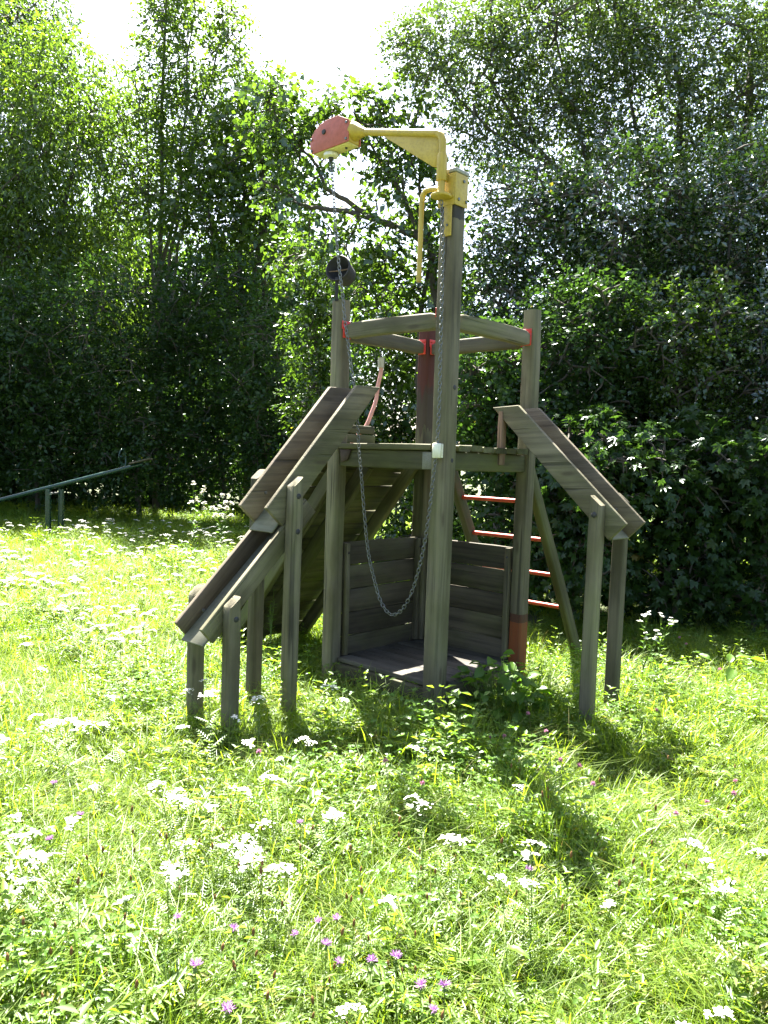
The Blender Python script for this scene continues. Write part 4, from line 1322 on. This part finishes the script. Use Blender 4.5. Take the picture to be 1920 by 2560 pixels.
for i in range(2):
    h = 0.20 + 0.05 * i
    (sv, sf, sa), top = stem_arrays(h, (rng.normal() * 0.03, rng.normal() * 0.03), 0.0013, 5, 0.04, False)
    n_ = 40
    D = unit(rng.normal(size=(n_, 3)) + np.array((0, 0, 0.6)))
    v, f = leaf_arrays(np.tile(top, (n_, 1)), D, rng.normal(size=(n_, 3)), np.full(n_, 0.012), np.full(n_, 0.004))
    CLOV.append((as_mesh('red_clover', (sv, sf, sa), STEM), as_mesh('flower_head', (v, f, np.repeat(rng.random(n_), 4)), PINKCL)))
SEED = []
for i in range(3):
    h = 0.22 + 0.06 * i
    (sv, sf, sa), top = stem_arrays(h, (rng.normal() * 0.03, rng.normal() * 0.03), 0.0012, 4, 0.05, False)
    V, F, C = tube_arrays([top + np.array((0, 0, q)) for q in (-0.008, 0.0, 0.009, 0.018)], [0.002, 0.0052, 0.0046, 0.0015], 7)
    SEED.append((as_mesh('seed_head_stalk', (sv, sf, sa), STEM), as_mesh('seed_head', (V, np.concatenate([F[:, [0, 1, 2]], F[:, [0, 2, 3]], C]), np.full(len(V), 0.5) * rng.random(len(V)) * 1.6), BROWNHD)))


def plant_flower(pair, x, y, s, label, cat, group, tilt=0.12, pitch_name=None):
    o = bpy.data.objects.new(pair[0].name.split('.')[0], pair[0])
    o.location = (x, y, float(gz(x, y)) - 0.01)
    o.rotation_euler = (rng.normal() * tilt, rng.normal() * tilt, rng.random() * 6.28)
    o.scale = (s, s, s)
    link(o)
    h = bpy.data.objects.new(pair[1].name.split('.')[0], pair[1])
    link(h, o)
    tag(o, label, cat, group)
    return o


YG = 'white yarrow flowers in the meadow'
YOWN = {0: 'white yarrow head cut by the left picture edge in the middle foreground', 2: 'largest white yarrow cluster near the left edge of the foreground', 6: 'dense white yarrow head left of centre just above the brown seed heads',
        18: 'white yarrow head lowest of the cluster left of centre', 26: 'bent white yarrow head standing alone in the centre foreground', 27: 'white yarrow cluster at the sunlit tip of the tower shadow',
        29: 'narrow upright white yarrow cluster below the tower shadow', 31: 'white yarrow head close to the camera beside the mauve knapweed', 33: 'double white yarrow cluster in the grass right of centre',
        35: 'single round white yarrow head between the two clusters on the right', 36: 'pale half shaded white yarrow head in the lower right corner', 40: 'long row of white yarrow heads near the right edge',
        44: 'white yarrow head in front of the left end of the sandbox floor', 45: 'white yarrow head in front of the lowest chute leg', 43: 'tiny white flower at the right edge of the tower shadow'}
YL = 'white flat topped yarrow flower on a thin stem standing in the sunlit meadow'
spots = [(-1.23, 2.53), (-1.0, 2.48), (-1.01, 2.35), (-0.98, 2.28), (-0.89, 2.17), (-0.81, 2.17), (-0.56, 2.18), (-0.9, 2.98), (-0.8, 2.79), (-0.73, 2.77), (-0.63, 2.4), (-0.94, 2.86), (-0.57, 2.62), (-0.61, 2.57),
         (-0.45, 2.55), (-0.43, 2.65), (-0.43, 2.5), (-0.35, 2.46), (-0.4, 2.33), (-0.43, 3.05), (-0.33, 3.33), (-0.36, 3.41), (-0.25, 2.98), (-0.39, 2.96), (-0.22, 2.61), (-0.21, 2.37), (-0.05, 2.23), (0.12, 3.07),
         (0.14, 3.03), (0.24, 2.62), (0.23, 2.58), (0.05, 1.75), (0.41, 2.26), (0.46, 2.25), (0.49, 2.27), (0.81, 2.23), (0.76, 1.77), (1.14, 2.53), (1.22, 2.54), (1.13, 2.42), (1.16, 2.36), (1.04, 2.16), (1.12, 2.15),
         (0.53, 2.9), (-0.25, 4.15), (-0.86, 4.03), (-0.79, 3.89), (-1.17, 4.97), (-1.41, 3.46), (-1.16, 3.16), (-1.46, 3.13), (-0.28, 2.25)]
for i, (px_, py_) in enumerate(spots):
    for k in range(1 if i % 3 else 2):
        plant_flower(YARROW[(i + k) % 7], px_ + rng.normal() * 0.03 * k, py_ + rng.normal() * 0.03 * k, 0.85 + 0.3 * rng.random(), YOWN.get(i, YL) if k == 0 else YL, 'yarrow', YG)
cnt = 0
while cnt < 165:      # the bright drift of yarrow on the left
    yy = 3.0 + 9.8 * rng.random() ** 0.8
    xx = -0.02 - 0.10 * yy - rng.random() ** 0.8 * (0.42 * yy)
    if math.sin(xx * 3.1 + 1) * math.cos(yy * 2.3) + 0.5 * math.sin(xx * 7 + yy * 5) < -0.05 + 0.5 * rng.random() - 0.3 or xx < -0.55 * yy or (-1.5 < xx < 1.6 and 3.9 < yy < 6.5):
        continue
    plant_flower(YARROW[cnt % 7], xx, yy, 0.75 + 0.5 * rng.random() + 0.02 * yy, YL, 'yarrow', YG)
    cnt += 1
KOWN = {0: 'largest mauve knapweed flower in the centre foreground', 1: 'mauve knapweed flower just left of the largest one', 2: 'mauve knapweed flower left of the centre pair', 3: 'mauve knapweed flower just right of the largest one',
        4: 'mauve knapweed flower nearest the bottom edge right of centre', 5: 'left flower of the mauve knapweed pair at the bottom edge', 6: 'right flower of the mauve knapweed pair at the bottom edge', 12: 'pale mauve knapweed flower farthest back on the left'}
KG = 'mauve knapweed flowers in the foreground grass'
for i, (px_, py_) in enumerate([(0.08, 1.97), (0.01, 1.95), (-0.12, 1.89), (0.14, 1.88), (0.19, 1.77), (-0.39, 1.7), (-0.37, 1.72), (-0.18, 2.08), (-0.12, 2.15), (-0.09, 2.2), (-1.01, 2.46), (-0.98, 2.59), (-1.24, 2.96), (-0.39, 2.1), (-0.53, 2.1), (-0.1, 1.99), (0.18, 1.8), (-0.24, 2.64), (0.52, 2.48)]):
    plant_flower(KNAP[i % 3], px_, py_, (0.85 if i < 7 else 0.7) + 0.15 * rng.random(), KOWN.get(i, 'small mauve knapweed flower on a wiry stem in the foreground grass'), 'knapweed', KG, 0.06)
COWN = {5: 'pink clover head on the right in the sunlit grass', 6: 'pink clover head beside the tall white fleabane', 12: 'pink clover head in front of the left chute legs', 13: 'magenta clover head at the tip of the tower shadow', 4: 'pink clover head at the right end of the tower shadow'}
CG = 'pink clover flowers in the meadow'
for i, (px_, py_) in enumerate([(0.64, 3.93), (0.69, 4.01), (0.6, 3.83), (0.86, 3.75), (0.97, 3.46), (1.64, 4.11), (2.42, 6.37), (2.21, 5.82), (2.01, 5.07), (2.19, 5.06), (1.44, 3.22), (1.51, 3.07), (-0.56, 3.48), (0.08, 3.1), (0.16, 3.18), (0.87, 3.32), (1.61, 3.44), (1.2, 2.86), (0.94, 3.18)]):
    plant_flower(CLOV[i % 2], px_, py_, 1.0 + 0.25 * rng.random(), COWN.get(i, 'round pink clover flower head among the green clover leaves'), 'clover', CG, 0.1)
SG = 'brown seed heads in the meadow'
for i in range(110):
    if i < 72:
        xx, yy = -0.95 + 1.2 * rng.random(), 1.75 + 1.1 * rng.random()
    else:
        yy = 2.2 + 1.4 * rng.random()
        xx = 0.1 + rng.random() * 0.5 * yy
    plant_flower(SEED[i % 3], xx, yy, 0.65 + 0.3 * rng.random(), 'small brown seed head on a thin stalk in the grass', 'seed head', SG, 0.12)

# the rest of the yarrow, too many and too small to stand alone
SRC2 = bpy.data.collections.new('yarrow_sources')
for i in range(3):
    a, b = YARROW[i * 2]
    me = bpy.data.meshes.new('far_yarrow')
    bm = bmesh.new()
    bm.from_mesh(a)
    k = len(bm.faces)
    bm.from_mesh(b)
    bm.faces.ensure_lookup_table()
    for f in bm.faces[k:]:
        f.material_index = 1
    bm.to_mesh(me)
    bm.free()
    me.materials.append(STEM)
    me.materials.append(WHITE_PETAL)
    o = bpy.data.objects.new('far_yarrow', me)
    SRC2.objects.link(o)
yy = 5.0 + 8.5 * rng.random(700) ** 0.85
xx = -0.05 - 0.12 * yy - rng.random(700) * 0.48 * yy
keep = ~((xx > -1.6) & (yy < 6.6)) & (np.sin(xx * 3.1 + 1) * np.cos(yy * 2.3) + 0.5 * np.sin(xx * 7 + yy * 5) > 0.1)
xx, yy = xx[keep], yy[keep]
fm = bpy.data.meshes.new('yarrow_drift')
fm.vertices.add(len(xx))
fm.vertices.foreach_set('co', np.stack([xx, yy, gz(xx, yy)], -1).astype(np.float32).ravel())
for nm, typ, val in (('tuft', 'INT', rng.integers(0, 3, len(xx)).astype(np.int32)), ('size', 'FLOAT', (0.9 + 0.5 * rng.random(len(xx))).astype(np.float32)), ('turn', 'FLOAT', (rng.random(len(xx)) * 6.28).astype(np.float32))):
    at = fm.attributes.new(nm, typ, 'POINT')
    at.data.foreach_set('value', val)
fo = bpy.data.objects.new('yarrow_drift', fm)
COL.objects.link(fo)
tag(fo, 'drift of countless small white yarrow flowers in the far left meadow', 'yarrow', kind='stuff')
scatter_mod(fo, SRC2, 'scatter_yarrow')


# ------------------------------------------------------------------ single tall weeds
def weed(name, label, cat, x, y, h, n_branch, flower=None, heads=4, leafL=0.05, leafW=0.014, fr=0.007, spread=0.35):
    root = empty(name, (x, y, float(gz(x, y)) - 0.01))
    tag(root, label, cat)
    st, lf, fc, yc = [], [], [], []
    for b in range(n_branch):
        az = rng.random() * 6.28
        z0 = 0 if b == 0 else h * (0.3 + 0.35 * rng.random())
        z1 = h * (1 if b == 0 else 0.65 + 0.33 * rng.random())
        off = 0.02 if b == 0 else (z1 - z0) * spread
        pts = [(math.cos(az) * off * t ** 1.3, math.sin(az) * off * t ** 1.3, z0 + (z1 - z0) * t) for t in np.linspace(0, 1, 6)]
        V, F, C = tube_arrays(pts, np.linspace(0.0028, 0.0012, 6), 5, False)
        st.append((V, np.concatenate([F[:, [0, 1, 2]], F[:, [0, 2, 3]]]), np.full(len(V), 0.4)))
        for i in range(14 if b == 0 else 7):
            t = (i + 0.5) / (14 if b == 0 else 7)
            P = np.array([np.interp(t, np.linspace(0, 1, 6), [p[k] for p in pts]) for k in range(3)])
            a2 = i * 2.4 + az
            L = leafL * (1.1 - 0.5 * t)
            v, f = leaf_arrays(P[None], np.array([[math.cos(a2), math.sin(a2), 0.5]]), np.array([[0, 0, 1.0]]), np.array([L]), np.array([leafW * (1.1 - 0.5 * t)]))
            lf.append((v, f, np.full(4, rng.random())))
        if flower:
            top = np.array(pts[-1])
            for i in range(heads):
                a2 = rng.random() * 6.28
                q = top + np.array((math.cos(a2) * 0.03 * rng.random(), math.sin(a2) * 0.03 * rng.random(), -0.03 + 0.05 * rng.random()))
                fc.append(florets([q], fr, cup=-0.1, petals=10))
                yc.append(florets([q + np.array((0, 0, 0.0012))], fr * 0.4, cup=0.3, petals=7))
                V, F, C = tube_arrays([np.array(pts[-2]), q], 0.0009, 3, False)
                st.append((V, np.concatenate([F[:, [0, 1, 2]], F[:, [0, 2, 3]]]), np.full(len(V), 0.4)))
    link(bpy.data.objects.new('stem', as_mesh('stem', merge(st), STEM)), root)
    link(bpy.data.objects.new('leaves', as_mesh('leaves', merge(lf), CLOVER)), root)['kind'] = 'stuff'
    if flower and len(fc) <= 40:
        for a in fc:
            link(bpy.data.objects.new('flower_head', as_mesh('flower_head', a, flower)), root)
    elif flower:
        a, c = merge(fc), merge(yc)
        me = np_mesh('flower_head', np.concatenate([a[0], c[0]]), [a[1], c[1] + len(a[0])], np.concatenate([a[2], c[2]]))
        me.materials.append(flower)
        me.materials.append(YELLOWC)
        mi = np.zeros(len(a[1]) + len(c[1]), dtype=np.int32)
        mi[len(a[1]):] = 1
        me.polygons.foreach_set('material_index', mi)
        o = link(bpy.data.objects.new('flower_head', me), root)
        o['kind'] = 'stuff'
    return root


weed('fleabane', 'tall branching fleabane with small white daisies right of the right chute legs', 'wildflower', 1.72, 5.05, 0.62, 4, WHITE_PETAL, 4, fr=0.013)
weed('fleabane', 'second white daisy fleabane leaning right beside the tall one at the woodland edge', 'wildflower', 1.84, 5.10, 0.60, 4, WHITE_PETAL, 4, fr=0.013)
weed('fleabane', 'tall bushy white flowering fleabane at the far edge of the left meadow', 'wildflower', -2.6, 10.7, 1.15, 8, WHITE_PETAL, 9, 0.09, 0.026, 0.021)
weed('fleabane', 'wide white flowering fleabane just left of the lower left chute', 'wildflower', -2.2, 10.6, 1.0, 12, WHITE_PETAL, 12, 0.08, 0.024, 0.021)
weed('goldenrod', 'upright narrow leaved weed without flowers between the left chute legs', 'weed', -0.80, 5.7, 0.60, 6, None, 0, 0.05, 0.011, spread=0.15)


def big_leaf_plant(name, label, cat, x, y, n, L, W, h, mat, spread=0.12):
    """low plant whose large leaves can be told apart: each leaf is a part"""
    root = empty(name, (x, y, float(gz(x, y))))
    tag(root, label, cat)
    st = []
    variants = []
    for k in range(4):     # leaf blade with a midrib and a waved edge
        nu, nv = 5, 4
        V = []
        for i in range(nu + 1):
            t = i / nu
            w = W * math.sin(math.pi * min(1, t * 0.93 + 0.07)) ** 0.7 * (1 - 0.25 * t)
            for j in range(nv + 1):
                s = j / nv * 2 - 1
                V.append((t * L, s * w / 2, abs(s) * w * 0.16 - 0.28 * L * t * t + rng.normal() * 0.002))
        F = [(i * (nv + 1) + j, (i + 1) * (nv + 1) + j, (i + 1) * (nv + 1) + j + 1, i * (nv + 1) + j + 1) for i in range(nu) for j in range(nv)]
        me = np_mesh('leaf', np.array(V), np.array(F), np.full(len(V), rng.random() * 0.9), smooth=True)
        me.materials.append(mat)
        variants.append(me)
    for i in range(n):
        az = i * 2.4 + rng.random() * 0.6
        r = spread * math.sqrt((i + 0.5) / n)
        q = np.array((math.cos(az) * r, math.sin(az) * r, h * (0.35 + 0.65 * rng.random()) * (1.1 - 0.5 * r / spread)))
        V, F, C = tube_arrays([np.array((q[0] * 0.2, q[1] * 0.2, -0.02)), q * np.array((0.8, 0.8, 0.7)), q], 0.0018, 4, False)
        st.append((V, np.concatenate([F[:, [0, 1, 2]], F[:, [0, 2, 3]]]), np.full(len(V), 0.4)))
        o = bpy.data.objects.new('leaf', variants[i % 4])
        o.location = q
        o.rotation_euler = (rng.normal() * 0.3, -0.15 + rng.normal() * 0.3, az + rng.normal() * 0.5)
        s = 0.7 + 0.5 * rng.random()
        o.scale = (s, s, s)
        link(o, root)
    link(bpy.data.objects.new('stem', as_mesh('stem', merge(st), STEM)), root)
    return root


big_leaf_plant('bramble', 'low broad leaved green bramble growing at the foot of the tallest post', 'plant', 0.72, 4.64, 120, 0.085, 0.07, 0.44, CLOVER, 0.27)
big_leaf_plant('dock_plant', 'pale broad leaves lit by the sun at the right edge of the meadow', 'plant', 2.52, 5.55, 12, 0.12, 0.075, 0.30, CLOVER, 0.30)
big_leaf_plant('dock_plant', 'single arched leaf plant over a dark hollow in the foreground grass', 'plant', 0.37, 2.15, 7, 0.075, 0.045, 0.20, CLOVER, 0.10)
big_leaf_plant('bramble', 'broad green leaves in the tower shadow right of the tallest post foot', 'plant', 0.62, 4.05, 80, 0.06, 0.05, 0.20, CLOVER, 0.30)
big_leaf_plant('nettle_patch', 'shaded green leaves in front of the boarded sandbox floor', 'plant', 0.02, 4.62, 90, 0.06, 0.05, 0.20, CLOVER, 0.26)
